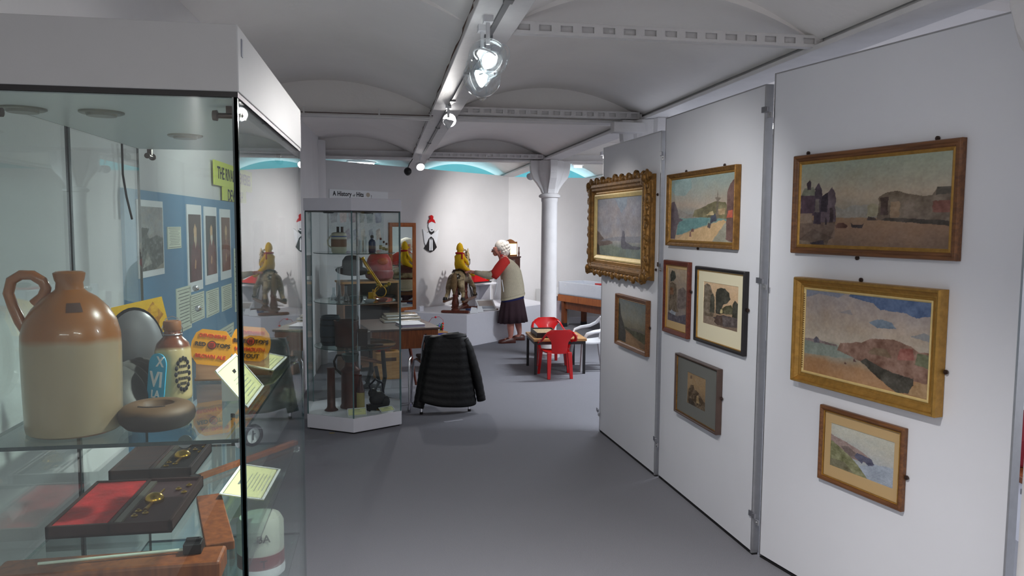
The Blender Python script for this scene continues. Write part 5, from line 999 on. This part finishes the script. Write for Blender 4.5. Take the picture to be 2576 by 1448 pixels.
# books on the desk
def onDesk(x, y): return (x, y, .7005)
alb = mat('wrapped_album', (.74, .70, .62), .15, noise=.25, scale=18, coat=.6)
for i, (x, y, z, w_, d_, a) in enumerate(((.15, 7.62, .0, .37, .26, .16), (.16, 7.66, .023, .34, .22, .22), (.155, 7.68, .046, .32, .18, .12))):
    r = root('wrapped_album', ['widest clear wrapped album, bottom of the desk stack', 'middle clear wrapped album of the desk stack', 'narrow clear wrapped album, top of the desk stack'][i], 'album', (x, y, .7005+z), a, 'albums stacked on the school desk')
    b = MB(); b.box((0, 0, .011), (w_, d_, .021)); obj('cover', b, alb, r, bevel=.004); b = MB(); b.box((0, -d_/2-.001, .011), (w_-.02, .003, .010)); obj('pages', b, cardw, r)
r = root('white_book', 'thick white book lying near the front of the school desk', 'book', (.235, 7.25, .7005), .22)
b = MB(); b.box((0, 0, .026), (.225, .27, .004)); b.box((0, 0, .002), (.225, .27, .004)); obj('cover', b, cardw, r, bevel=.001); b = MB(); b.box((.001, .001, .014), (.215, .26, .020)); obj('pages', b, mat('page_edge', (.62, .58, .66), .8), r)
# bookcase
r = root('low_bookcase', 'low brown bookcase behind the hexagonal case, holding bowls and hats', 'bookcase', (-.19, 8.85, 0), .28); r.scale = (.74, 1, 1)
bw_ = woodmat('bookcase_wood', (.50, .36, .26), (.60, .44, .33)); 
for x in (-.42, .42):
    b = MB(); b.box((x, 0, .5), (.022, .34, 1.0)); obj('side_panel', b, bw_, r)
for k, z in enumerate((.06, .42, .765, 1.005)):
    b = MB(); b.box((0, 0, z), (.82 if k < 3 else .90, .33 if k < 3 else .37, .022)); obj('shelf', b, bw_ if k < 3 else woodl, r, bevel=.002)
b = MB(); b.box((0, .168, .52), (.84, .008, .95)); obj('back_panel', b, mat('bookcase_back', (.17, .13, .13), .7), r)
for i, (x, y, z, m_, n_) in enumerate(((-.10, -.06, .776, (.34, .38, .36), 'grey green bowl on the middle shelf of the bookcase'), (.20, -.04, .776, (.10, .10, .13), 'black dish on the middle shelf of the bookcase'))):
    p = Matrix.Rotation(.28, 4, 'Z') @ Vector((x, y, 0)); b = MB(); b.lathe([(.05, 0), (.10, .02), (.13, .07), (.125, .07), (.09, .025), (.001, .015)], n=28)
    tag(obj('bowl', b, mat('bowl%d' % i, m_, .35), loc=(p.x*.9-.19, p.y+8.85, z+.001), smooth=True), n_, 'bowl')
p = Matrix.Rotation(.28, 4, 'Z') @ Vector((-.16, 0, 0))
r = root('black_hat', 'wide brimmed black hat on a stand on top of the bookcase', 'hat', (p.x-.21, p.y+8.85, 1.017), .2)
b = MB(); b.lathe([(.05, 0), (.05, .006), (.008, .012), (.008, .12), (.05, .13)], n=18); obj('hat_stand', b, mat('stand_grey', (.52, .53, .55), .5), r, smooth=True)
b = MB(); b.lathe([(.18, .115), (.185, .122), (.14, .135), (.115, .15), (.112, .23), (.085, .275), (.03, .285), (.001, .285)], n=34, X=Matrix.Rotation(.25, 4, 'X')); obj('felt_body', b, mat('black_felt', (.07, .07, .085), .9), r, smooth=True)
p = Matrix.Rotation(.28, 4, 'Z') @ Vector((.24, 0, 0))
r = root('red_bonnet', 'red and orange ruffled bonnet on top of the bookcase, seen through the hexagonal case', 'hat', (p.x-.29, p.y+8.80, 1.017), 0)
rm = mat('red_silk', (.70, .22, .20), .45, noise=.35, scale=9)
b = MB(); b.ell((0, 0, .17), (.145, .12, .17), 26, 14); obj('crown', b, rm, r, smooth=True)
b = MB(); b.lathe([(.10, 0), (.15, .03), (.165, .08), (.15, .12)], n=30, cap=False); obj('ruffle', b, mat('dusky_pink_silk', (.55, .26, .26), .5, noise=.2, scale=14), r, smooth=True)
b = MB(); b.ell((.04, -.11, .22), (.06, .025, .04), 14, 8); obj('orange_trim', b, mat('orange_silk', (.78, .40, .24), .5), r, smooth=True)
# soft things on the floor shelf behind
r = root('red_fabric_toy', 'crimson and yellow fabric toy on the pale crate behind the bench seat', 'toy', (-.02, 8.30, .289), .3)
b = MB(); b.ell((-.02, 0, .055), (.10, .06, .055), 16, 9); obj('red_body', b, mat('crimson', (.80, .10, .20), .8), r, smooth=True)
b = MB(); b.ell((.11, 0, .05), (.07, .05, .05), 14, 8); obj('yellow_body', b, mat('yellow_cloth', (.90, .78, .16), .7, noise=.2, scale=50), r, smooth=True)
r = root('toy_box', 'pale wooden crate on the floor behind the desk', 'crate', (.02, 8.30, 0), .2); r.scale = (.8, .8, .9)
b = MB(); b.box((0, 0, .16), (.34, .26, .32)); obj('body', b, woodl, r, bevel=.004); b = MB(); b.box((0, -.132, .24), (.20, .006, .04)); obj('handle_slot', b, mat('slot_dark', (.3, .2, .14)), r)
# bead maze toy on a stand
r = root('bead_maze', 'bead maze toy with wire loops on a red, blue and yellow box', 'toy', (.585, 8.70, .33), .35)
b = MB(); b.box((0, 0, .105), (.20, .17, .012)); obj('top_board', b, woodl, r, bevel=.002)
for (x, y, dx, dy, m_) in ((0, -.08, .18, .008, mat('toy_blue', (.12, .20, .62), .4)), (.092, 0, .008, .16, mat('toy_red', (.84, .12, .22), .4)), (-.092, 0, .008, .16, mat('toy_yellow', (.92, .78, .12), .4)), (0, .08, .18, .008, mat('toy_green', (.15, .5, .25), .4))):
    b = MB(); b.box((x, y, .05), (dx, dy, .098)); obj('side_panel', b, m_, r)
for k, (pts, c) in enumerate((([(-.09, .03, .11), (-.10, .03, .20), (-.06, 0, .27), (.02, -.02, .28), (.07, -.02, .24), (.06, -.03, .11)], (.70, .10, .25)), ([(-.06, -.05, .11), (-.03, -.05, .17), (.01, -.03, .15), (.03, 0, .20), (.08, .02, .16), (.085, .03, .11)], (.15, .25, .75)), ([(-.08, .05, .11), (-.05, .06, .18), (.0, .05, .14), (.05, .06, .18), (.07, .06, .11)], (.15, .55, .25)))):
    b = MB(); b.tube(pts, .0025, 6); obj('wire_loop', b, mat('wire%d' % k, c, .3), r, smooth=True)
for k, (x, y, z, c) in enumerate(((-.095, .03, .17, (.85, .15, .1)), (-.02, -.01, .275, (.85, .1, .2)), (.065, -.025, .20, (.9, .2, .08)), (.065, -.025, .17, (.9, .35, .08)), (-.045, -.05, .14, (.85, .1, .1)), (.02, -.02, .17, (.1, .2, .7)), (.03, .055, .165, (.1, .5, .2)), (.082, .02, .14, (.85, .12, .1)), (.09, .05, .125, (.8, .1, .15)), (-.07, .055, .14, (.9, .8, .15)))):
    b = MB(); b.ell((x, y, z), (.013, .013, .011), 12, 8); obj('bead', b, mat('bead%d' % k, c, .3), r, smooth=True)
b = MB(); b.lathe([(.016, .11), (.016, .15), (.004, .19)], (.085, .06, 0), 10); obj('peg', b, mat('toy_green', (.15, .5, .25)), r, smooth=True)
b = MB(); b.box((0, 0, .1645), (.26, .22, .328)); tag(obj('low_box_stand', b, bw_, loc=(.585, 8.72, 0), rot=(0, 0, .35), bevel=.004), 'plain low box stand under the bead maze', 'stand')
# chair with coat
r = root('metal_chair', 'tubular chrome chair under the black coat', 'chair', (.50, 6.86, 0), .12)
for s in (-1, 1):
    b = MB(); b.tube([(s*.215, -.20, 0), (s*.205, -.16, .22), (s*.20, -.13, .43), (s*.195, -.15, .60), (s*.18, -.18, .69)], .011, 12); obj('leg', b, chrome, r, smooth=True)
    b = MB(); b.tube([(s*.245, .19, 0), (s*.235, .17, .30), (s*.225, .14, .42), (s*.21, .08, .44), (s*.20, -.13, .44)], .011, 12); obj('leg', b, chrome, r, smooth=True)
    for yy, xx in ((-.20, .215), (.19, .245)):
        b = MB(); b.lathe([(.015, 0), (.015, .02)], (s*xx, yy, 0), 12); obj('rubber_foot', b, black, r, smooth=True)
b = MB(); b.box((0, .02, .455), (.40, .36, .03)); obj('seat', b, bf, r, bevel=.012)
b = MB(); b.box((0, -.17, .62), (.36, .022, .14)); obj('backrest', b, bf, r, bevel=.01)
b = MB(); b.tube([(-.305, -.12, 0), (-.305, -.10, .28), (-.298, -.06, .455), (-.27, .02, .475)], .0105, 12); b.tube([(-.305, -.12, .012), (-.245, .19, .012)], .008, 8); obj('side_rail', b, chrome, r, smooth=True)
coat = root('black_puffer_coat', 'long black quilted coat hung over the back of the chrome chair', 'coat', (.515, 6.86, -.012), .12)
cmm = mat('black_nylon', (.032, .031, .036), .55, noise=.3, scale=12, bump=.35, bscale=25, spec=.35)
b = MB(); rings = []
n = 44
for i in range(40):
    t = i/39; z = .700-.60*t; q = .0022*math.sin(i*2*PI/4.0)*min(1, t*6)
    hw = float(np.interp(t, [0, .03, .12, .35, .7, 1], [.13, .170, .188, .205, .238, .262])); dp = float(np.interp(t, [0, .04, .2, .6, 1], [.03, .055, .075, .085, .10]))
    cx_ = .0-.005*t; cy_ = -.195-.02*t
    rings.append([(cx_+(hw+q)*abs(math.cos(a))**.7*(1 if math.cos(a) > 0 else -1), cy_+(dp+q+.008*math.sin(5*a+3*t))*abs(math.sin(a))**.7*(1 if math.sin(a) > 0 else -1), z+.018*math.sin(2*a+1)*t-.02*t*math.cos(a)) for a in [2*PI*j/n for j in range(n)]])
b.loft(rings, True); obj('coat_body', b, cmm, coat, smooth=2)
b = MB(); b.tube([(-.10, -.17, .672), (.0, -.20, .700), (.10, -.19, .702), (.16, -.17, .68), (.03, -.14, .68), (-.1, -.15, .67)], [.015, .020, .024, .020, .02, .02], 12); b.ell((.05, -.185, .685), (.13, .065, .036), 18, 9); obj('hood', b, cmm, coat, smooth=2)
for s, pts in ((1, [(.150, -.195, .655), (.190, -.21, .58), (.228, -.225, .45), (.262, -.235, .32), (.288, -.24, .18), (.300, -.24, .115)]), (-1, [(-.145, -.19, .63), (-.178, -.20, .50), (-.205, -.20, .38), (-.228, -.21, .24), (-.250, -.215, .12), (-.262, -.22, .075)])):
    b = MB(); P = []; 
    for i in range(len(pts)-1):
        for k in range(6): P.append(Vector(pts[i]).lerp(Vector(pts[i+1]), k/6))
    P.append(Vector(pts[-1])); b.tube(P, [.050+.002*math.sin(i*2.1) for i in range(len(P))], 14, flat=.8); obj('sleeve', b, cmm, coat, smooth=2)
b = MB(); b.prism([(-.088, -.018), (.088, -.018), (.088, .018), (-.088, .018)], 0, .0015); tag(obj('floor_tape', b, mat('pale_tape', (.62, .62, .65), .7), loc=(.567, 6.36, .0005), rot=(0, 0, .35)), 'short strip of pale tape on the carpet in front of the coat', 'tape')
b = MB(); b.prism([(-.02, -.006), (.02, -.008), (.022, .006), (-.018, .008)], 0, .001); tag(obj('yellow_scrap', b, mat('scrap', (.72, .62, .30), .8), loc=(-.42, 6.12, .0005)), 'tiny yellow scrap at the foot of the hexagonal case', 'scrap')

# ---------------------------------------------------------------- children's table and chairs
r = root('play_table', 'low wooden play table on black square legs', 'table', (1.93, 8.525, 0), -.03)
b = MB(); b.box((0, 0, .385), (.60, .60, .030)); obj('tabletop', b, woodl, r, bevel=.004)
b = MB(); 
for s in (-1, 1): b.box((0, s*.275, .352), (.55, .025, .034)); b.box((s*.275, 0, .352), (.025, .55, .034))
obj('apron', b, bf, r)
for sx in (-1, 1):
    for sy in (-1, 1): b = MB(); b.box((sx*.275, sy*.275, .185), (.028, .028, .37)); obj('leg', b, bf, r, bevel=.002)
r = root('sand_tray', 'black tray of pale sand at the left of the play table', 'tray', (1.80, 8.52, .4005), -.03)
b = MB(); b.box((0, 0, .003), (.24, .44, .006)); 
for s in (-1, 1): b.box((s*.12, 0, .030), (.006, .446, .058)); b.box((0, s*.22, .030), (.246, .006, .058))
obj('tray', b, black, r); b = MB(); b.box((0, 0, .025), (.23, .43, .038)); o = obj('sand', b, mat('sand', (.72, .62, .48), .95, noise=.3, scale=60, bump=.8, bscale=90), r); 
for i, (x, y, c, lb) in enumerate(((2.10, 8.44, (.72, .10, .10), 'flat red card at the right of the play table'), (2.12, 8.56, (.80, .78, .72), 'flat white card at the right of the play table'), (2.08, 8.68, (.62, .28, .22), 'flat brown red card at the far right of the play table'), (1.99, 8.36, (.78, .76, .74), 'small white paper at the front of the play table'))):
    b = MB(); b.box((0, 0, .002), (.13, .09, .004)); tag(obj('play_card', b, mat('playcard%d' % i, c, .5), loc=(x, y, .4005), rot=(0, 0, .1*i)), lb, 'card')
def kidchair(loc, rz, m, lab, s=1.0):
    r = root('child_chair', lab, 'chair', loc, rz, "children's plastic chairs"); r.scale = (s,)*3
    b = MB(); R = []
    for i in range(9):
        y = -.13+.28*i/8; z = .283-.012*math.sin(PI*i/8); w_ = .125+.03*i/8; R.append([(-w_, y, z+.008), (-w_*.6, y, z), (0, y, z-.003), (w_*.6, y, z), (w_, y, z+.008), (w_, y, z-.006), (0, y, z-.016), (-w_, y, z-.006)])
    b.loft(R); obj('seat', b, m, r, smooth=True)
    b = MB(); R = []
    for i in range(10):
        t = i/9; z = .272+.265*t; y = -.135-.045*t; w_ = float(np.interp(t, [0, .45, .62, .80, .93, 1], [.085, .092, .115, .165, .145, .10])); cv = .03
        R.append([(w_*k, y-cv*(1-k*k)*.8+cv*.3, z) for k in (-1, -.66, -.33, 0, .33, .66, 1)]+[(w_*k, y-cv*(1-k*k)*.8+cv*.3+.011, z) for k in (1, .66, .33, 0, -.33, -.66, -1)])
    b.loft(R); obj('backrest', b, m, r, smooth=True)
    for q in (-1, 1):
        b = MB(); P = [(q*.135, -.165, .50), (q*.165, -.158, .475), (q*.183, -.125, .435), (q*.190, -.06, .405), (q*.190, .04, .392), (q*.182, .11, .37), (q*.168, .135, .32), (q*.158, .14, .275)]
        b.tube(P, [.020, .022, .023, .022, .021, .020, .018, .018], 10, flat=.55); obj('armrest', b, m, r, smooth=True)
        b = MB(); b.loft([[(q*(.150+.02*t)+dx*(1-.35*t), .135+.03*t+dy*(1-.35*t), .29*(1-t)) for dx, dy in ((-.022, -.018), (.022, -.018), (.022, .018), (-.022, .018))] for t in (0, .33, .66, 1)]); obj('leg', b, m, r, bevel=.005)
        b = MB(); b.loft([[(q*(.112+.013*t)+dx*(1-.3*t), -.125-.045*t+dy*(1-.3*t), .285*(1-t)) for dx, dy in ((-.024, -.018), (.024, -.018), (.024, .018), (-.024, .018))] for t in (0, .33, .66, 1)]); obj('leg', b, m, r, bevel=.005)
    return r
kidchair((1.862, 8.14, 0), 0, redp, 'red plastic child chair nearest the viewer, its back to us')
kidchair((1.945, 8.93, 0), PI, redp, 'red plastic child chair on the far side of the play table', 1.0)
kidchair((2.36, 8.56, 0), PI/2+.1, whitep, 'white plastic chair at the right of the play table, half hidden by the panel', 1.16)

# ---------------------------------------------------------------- sink on a wooden stand
r = root('ceramic_sink', 'white rectangular ceramic trough on the orange wooden stand', 'sink', (3.30, 11.75, .53), -1.19)
b = MB(); L, W, Hh, t_ = 1.30, .52, .215, .03
b.box((0, 0, .015), (L, W, .03)); 
for s in (-1, 1): b.box((0, s*(W/2-t_/2), Hh/2), (L, t_, Hh)); b.box((s*(L/2-t_/2), 0, Hh/2), (t_, W, Hh))
obj('basin', b, mat('sink_white', (.86, .88, .92), .25, noise=.02), r, bevel=.008)
for s in (-.45, .25):
    b = MB(); b.box((s, -W/2-.004, .16), (.02, .012, .015)); obj('lug', b, whitep, r)
r = root('red_tray', 'red tray with dark fabric lying across the white trough', 'tray', (3.44, 11.35, .747), -1.19)
b = MB(); b.box((0, 0, .012), (.30, .40, .024)); obj('tray', b, redp, r, bevel=.003); b = MB(); b.ell((.02, .0, .055), (.10, .09, .035), 14, 8); obj('cloth', b, mat('teal_cloth', (.16, .24, .25), .9), r, smooth=True)
r = root('wooden_stand', 'orange brown wooden stand under the white trough', 'stand', (3.30, 11.75, 0), -1.19)
b = MB()
for s in (-1, 1): b.box((0, s*.235, .475), (1.34, .045, .108)); b.box((s*.64, 0, .475), (.045, .43, .108))
obj('top_frame', b, woodo, r, bevel=.003)
b = MB()
for s in (-1, 1): b.box((0, s*.20, .36), (1.22, .03, .12))
obj('lower_rail', b, woodm, r)
for sx in (-1, 1):
    for sy in (-1, 1):
        b = MB(); b.box((sx*.56, sy*.20, .24), (.07, .07, .36)); obj('leg', b, woodm, r, bevel=.002)
        b = MB(); b.box((sx*.56, sy*.20, .03), (.074, .074, .06)); obj('black_foot', b, bf, r)
# boards leaning against the back wall
for i, (x, w_, h_, m_, lb) in enumerate(((2.56, .13, .60, mat('board_grey', (.74, .74, .74), .6), 'pale board leaning on the back wall, left of the column'), (2.86, .24, .61, mat('bubble_wrap', (.70, .66, .70), .25, noise=.08, scale=60), 'bubble wrapped board leaning on the back wall, right of the column'), (3.02, .06, .60, mat('board_grey', (.7, .7, .7)), 'narrow pale board leaning beside the bubble wrapped one'))):
    b = MB(); b.box((0, 0, h_/2), (w_, .02, h_)); tag(obj('leaning_board', b, m_, loc=(x, 12.46-.0, .001), rot=(-.12, 0, 0), bevel=.002), lb, 'board')
b = MB(); b.box((0, 0, .06), (.16, .012, .15)); tag(obj('paper_pad', b, cardw, loc=(2.86, 12.40, .50), rot=(-.12, 0, 0)), 'white paper pad clipped on the bubble wrapped board', 'pad')
# right edge of the view, beyond the nearest panel
r = root('wooden_bench', 'brown edged bench glimpsed past the right end of the nearest panel', 'bench', (3.72, 3.60, 0), -.1)
b = MB(); b.box((0, 0, .34), (.85, .5, .035)); obj('seat', b, woodm, r, bevel=.004); b = MB(); b.box((0, -.2, .27), (.8, .02, .03)); obj('rail', b, alu, r)
for sx in (-1, 1): b = MB(); b.box((sx*.38, 0, .165), (.04, .44, .33)); obj('leg', b, whitelam, r)
r = root('red_bag', 'dark red bag on the bench past the nearest panel', 'bag', (3.46, 3.62, .358), -.1)
b = MB(); b.loft([[(-.14, -.08, 0), (.16, -.08, 0), (.16, .08, 0), (-.14, .08, 0)], [(-.12, -.09, .15), (.16, -.09, .17), (.16, .09, .17), (-.12, .09, .15)], [(-.04, -.03, .30), (.1, -.03, .30), (.1, .03, .30), (-.04, .03, .30)]]); obj('body', b, mat('maroon', (.45, .06, .12), .8), r, bevel=.02)
b = MB(); b.tube([(-.03, 0, .29), (-.02, 0, .40), (.06, 0, .42), (.09, 0, .30)], .01, 8); obj('strap', b, bf, r, smooth=True)

# ---------------------------------------------------------------- the woman
pw_ = root('person', 'white-haired person in cream cardigan and dark skirt reaching to the rocking horse', 'person', (1.745, 10.62, 0), 0)
skinm = mat('skin', (.78, .52, .46), .55, noise=.05, scale=30)
V_ = []; E_ = []; R_ = []
ch([(.03, .0, .74), (.02, .0, .88), (-.02, .0, 1.03), (-.07, .01, 1.15), (-.115, .02, 1.215), (-.150, .03, 1.27), (-.170, .035, 1.335)], [.11, .10, .11, .08, .050, .084, .088])
ch([(-.205, .045, 1.310), (-.200, .045, 1.262), (-.182, .042, 1.222)], [.060, .056, .040], 5)            # face: brow and chin
ch([(-.10, -.12, 1.135), (-.215, -.16, 1.02), (-.335, -.13, .955), (-.45, -.07, .985), (-.545, -.02, 1.005), (-.575, -.01, 1.005)], [.055, .048, .040, .033, .022, .024], 3)
hk = len(V_)-1
for (dx, dy, dz, l) in ((-.055, .022, .002, 1), (-.060, .008, .004, 1), (-.058, -.006, .002, 1), (-.050, -.02, -.002, 1)):
    p0 = Vector(V_[hk]); ch([tuple(p0+Vector((dx*.45, dy*.8, dz))), tuple(p0+Vector((dx*.8, dy, dz-.006))), tuple(p0+Vector((dx*1.1, dy, dz-.022)))], [.0095, .0085, .007], hk)
p0 = Vector(V_[hk-1]); ch([tuple(p0+Vector((-.012, -.022, -.012))), tuple(p0+Vector((-.035, -.034, -.022)))], [.010, .008], hk-1)
ch([(-.03, .13, 1.135), (-.14, .19, 1.00), (-.27, .18, .95), (-.39, .13, .975), (-.46, .11, .98)], [.055, .045, .038, .03, .026], 3)
hk2 = len(V_)-1
for dy in (.02, .007, -.006, -.019): p0 = Vector(V_[hk2]); ch([tuple(p0+Vector((-.03, dy*.8, 0))), tuple(p0+Vector((-.06, dy, -.015)))], [.009, .007], hk2)
p0 = Vector(V_[hk2]); ch([tuple(p0+Vector((-.015, -.028, -.012)))], [.009], hk2)
ch([(.0, -.075, .66), (.0, -.07, .40), (.0, -.06, .24), (.005, -.05, .085), (-.02, -.055, .045), (-.10, -.075, .035)], [.085, .052, .056, .034, .034, .030], 0)
ch([(.07, .08, .66), (.11, .13, .40), (.145, .16, .25), (.175, .185, .10), (.16, .19, .055), (.09, .20, .04)], [.085, .052, .055, .034, .034, .030], 0)
skin('body', V_, E_, R_, skinm, pw_, 0)
# hair
hairm = mat('white_hair', (.90, .87, .83), .85, noise=.10, scale=60, bump=.8, bscale=110)
b = MB(); b.ell((-.118, .028, 1.352), (.100, .104, .096), 26, 16); b.ell((-.088, .026, 1.295), (.086, .098, .085), 22, 12)
for k in range(70):
    a = k*2.39; zz = 1.25+.17*((k*7) % 31)/31; rr = .092*math.sqrt(max(.1, 1-((zz-1.33)/.115)**2)); p = Vector((-.108+rr*math.cos(a)*(1 if math.cos(a) > -.2 else (.75 if zz > 1.37 else .4)), .028+rr*math.sin(a), zz)); b.ell(p, (.026, .026, .022), 8, 5)
obj('hair', b, hairm, pw_, smooth=2)
b = MB(); b.ell((-.247, .045, 1.285), (.019, .012, .015), 10, 6); obj('nose', b, skinm, pw_, smooth=True)
b = MB(); b.ell((-.150, -.048, 1.283), (.014, .008, .022), 10, 6); obj('ear', b, skinm, pw_, smooth=True)
b = MB(); b.tube([(-.250, .045+.018*math.cos(a)-.028, 1.303+.016*math.sin(a)) for a in [2*PI*i/14 for i in range(15)]], .0022, 6); b.tube([(-.250, .045+.018*math.cos(a)+.022, 1.303+.016*math.sin(a)) for a in [2*PI*i/14 for i in range(15)]], .0022, 6); b.tube([(-.250, -.002, 1.303), (-.155, -.052, 1.30)], .002, 6); obj('glasses', b, mat('spectacle', (.45, .45, .48), .3, .7), pw_, smooth=True)
b = MB(); b.tube([(-.232, .030, 1.250), (-.241, .045, 1.250), (-.232, .060, 1.250)], .005, 6); obj('mouth', b, mat('lips', (.62, .30, .30), .5), pw_)
for dy in (-.012, .022): b = MB(); b.ell((-.238, .045+dy, 1.307), (.006, .006, .004), 8, 5); obj('eye', b, ink, pw_)
# cream knitted cardigan back and body
knit = mat('cream_knit', (.80, .76, .66), .95, noise=.06, scale=50, bump=.6, bscale=140)
def ring(cx, cy, cz, rx, ry, tilt=0, rz=0, n=32, sq=.85, wob=0, nw=12, ph=0):
    P = []
    for j in range(n):
        a = 2*PI*j/n; c_, s_ = math.cos(a), math.sin(a); q = 1+wob*math.cos(nw*a+ph)
        x = rx*abs(c_)**sq*(1 if c_ > 0 else -1)*q; y = ry*abs(s_)**sq*(1 if s_ > 0 else -1)*q
        P.append((cx+x*math.cos(rz)-y*math.sin(rz), cy+x*math.sin(rz)+y*math.cos(rz), cz+tilt*x))
    return P
b = MB(); b.loft([ring(.040, .0, .645, .166, .150, .24), ring(.038, .0, .685, .166, .150, .24), ring(.035, 0, .78, .160, .150, .2), ring(.022, 0, .90, .152, .155, .12), ring(.0, 0, 1.02, .150, .170, .0), ring(-.025, .005, 1.10, .135, .170, -.1), ring(-.055, .01, 1.165, .10, .13, -.15), ring(-.085, .015, 1.20, .062, .075, -.15), ring(-.095, .018, 1.212, .05, .055, -.15)])
obj('cardigan', b, knit, pw_, smooth=2)
b = MB(); b.loft([ring(.040, .0, .635, .170, .154, .24), ring(.040, .0, .665, .171, .155, .24)], False); obj('ribbed_hem', b, mat('cream_rib', (.84, .80, .68), .95, bump=.6, bscale=200), pw_, smooth=2)
reds = mat('red_jersey', (.82, .20, .17), .85, noise=.06)
b = MB(); b.tube([(-.07, -.10, 1.155), (-.125, -.135, 1.125), (-.185, -.16, 1.055), (-.235, -.165, .985), (-.265, -.155, .935)], [.068, .072, .072, .068, .056], 20); obj('red_sleeve', b, reds, pw_, smooth=2)
b = MB(); b.tube([(-.235, -.165, .985), (-.30, -.145, .957), (-.38, -.105, .962), (-.45, -.07, .985), (-.505, -.042, .997)], [.056, .055, .046, .038, .030], 18); obj('knitted_sleeve', b, knit, pw_, smooth=2)
b = MB(); b.tube([(-.03, .12, 1.14), (-.10, .17, 1.05), (-.17, .185, .98), (-.27, .18, .952), (-.38, .135, .972)], [.075, .07, .06, .048, .036], 18); obj('knitted_sleeve', b, knit, pw_, smooth=2)
b = MB(); b.loft([ring(-.085, .012, 1.185, .078, .082, -.35), ring(-.105, .018, 1.225, .066, .070, -.35), ring(-.118, .02, 1.245, .060, .064, -.3)], False); b.tube([(-.12, -.06, 1.18), (-.17, -.06, 1.12), (-.20, -.05, 1.05)], [.03, .035, .03], 10, flat=.5); obj('red_collar', b, reds, pw_, smooth=2)
b = MB(); b.loft([ring(-.080, .013, 1.200, .080, .084, -.38), ring(-.084, .014, 1.208, .079, .083, -.38)], False); obj('lanyard', b, mat('navy_ribbon', (.12, .14, .34), .6), pw_, smooth=2)
b = MB(); b.tube([(-.20, -.13, .92), (-.215, -.14, .80), (-.24, -.14, .68)], .006, 6); b.tube([(-.14, -.13, .90), (-.12, -.14, .78), (-.115, -.14, .73)], .006, 6); obj('white_cord', b, cardw, pw_, smooth=True)
b = MB(); b.loft([ring(.036, .0, .605, .160, .146, .20), ring(.036, .0, .665, .158, .146, .22)], False); obj('navy_top_hem', b, mat('navy_cotton', (.10, .12, .34), .85), pw_, smooth=2)
b = MB(); b.loft([ring(.034, .0, .64, .152, .140, .18, n=96), ring(.036, .01, .55, .168, .158, .1, n=96, wob=.02, nw=14), ring(.040, .02, .42, .188, .175, .05, n=96, wob=.05, nw=14), ring(.045, .03, .285, .205, .188, .06, n=96, wob=.075, nw=14)]); obj('skirt', b, mat('dark_plum_wool', (.22, .14, .17), .9, noise=.08, scale=40), pw_, smooth=2)
shoe = mat('brown_leather', (.30, .13, .09), .4, noise=.1)
def shoef(x, y, a, zo=0):
    X = Matrix.Translation((x, y, zo)) @ Matrix.Rotation(a, 4, 'Z'); b = MB(); R = []
    for t, w_, h_ in ((-.5, .020, .052), (-.44, .034, .070), (-.25, .038, .076), (-.05, .040, .066), (.15, .046, .050), (.32, .048, .042), (.44, .036, .034), (.5, .014, .022)):
        R.append([X @ Vector((-.25*t, w_*math.cos(q), .012+max(0, h_*math.sin(q)) if math.sin(q) > 0 else .002)) for q in [2*PI*i/16 for i in range(16)]])
    b.loft(R); return b
obj('shoe', shoef(-.052, -.062, .10), shoe, pw_, smooth=True); obj('shoe', shoef(.125, .195, -.12), shoe, pw_, smooth=True)

# ---------------------------------------------------------------- sub-parts hang from the part they sit on
SUB = {'canopy': ('canopy_trim', 'canopy_underside', 'maker_plate', 'canopy_downlight'), 'plinth': ('plinth_foot',), 'shelf_rod': (),
       'frame': ('inner_slip', 'hanging_plate', 'carved_border', 'corner_ornament', 'gilt_liner', 'bead_moulding', 'mirror_glass'), 'mount': ('print',),
       'card': ('white_border', 'ruled_border', 'text_lines', 'heading_line', 'badge_ring', 'badge', 'badge_bar'), 'board': ('foot_strip',), 'backing': ('text_lines', 'ruled_border', 'print'),
       'desk_box': ('keyhole_plate', 'drawer_knob'), 'cardigan': ('ribbed_hem',), 'head': ('collar',), 'pipe': ('pipe_clip', 'cable'), 'dial': ('needle',),
       'staves': ('hoop',), 'drawer_case': ('drawer_front',), 'stopper': ('wire_bail',), 'rosette': ('rosette_centre',), 'brass_float': (), 'speaker_body': ('speaker_grille',),
       'case': ('thermometer', 'clamp'), 'rule': ('metal_cap',), 'tray': ('sand', 'cloth'), 'crown': ('orange_trim',), 'cover': ('pages',), 'screen_surround': ('lit_screen',), 'shaft': ('capital',), 'lamp_shade': ('bulb',)}
base = lambda o: o.name.split('.')[0]
for rt_ in [o for o in C.objects if o.type == 'EMPTY' and o.parent is None]:
    kids = list(rt_.children)
    for p in kids:
        if base(p) in SUB:
            for c in kids:
                if base(c) in SUB[base(p)] and c.parent == rt_ and c is not p:
                    c.parent = p; c.matrix_parent_inverse = p.matrix_basis.inverted()
    for kind in ('rubber_foot', 'black_foot', 'hoof'):      # each foot on the leg it ends
        feet = [c for c in kids if base(c) == kind]; legs = [c for c in kids if base(c) == 'leg']
        cen = lambda o: sum((v.co for v in o.data.vertices), Vector())/len(o.data.vertices)
        for c in feet:
            if legs:
                lo = lambda o: min((v.co for v in o.data.vertices), key=lambda q: q.z)
                p = min(legs, key=lambda l: (lo(l)-lo(c)).length); c.parent = p
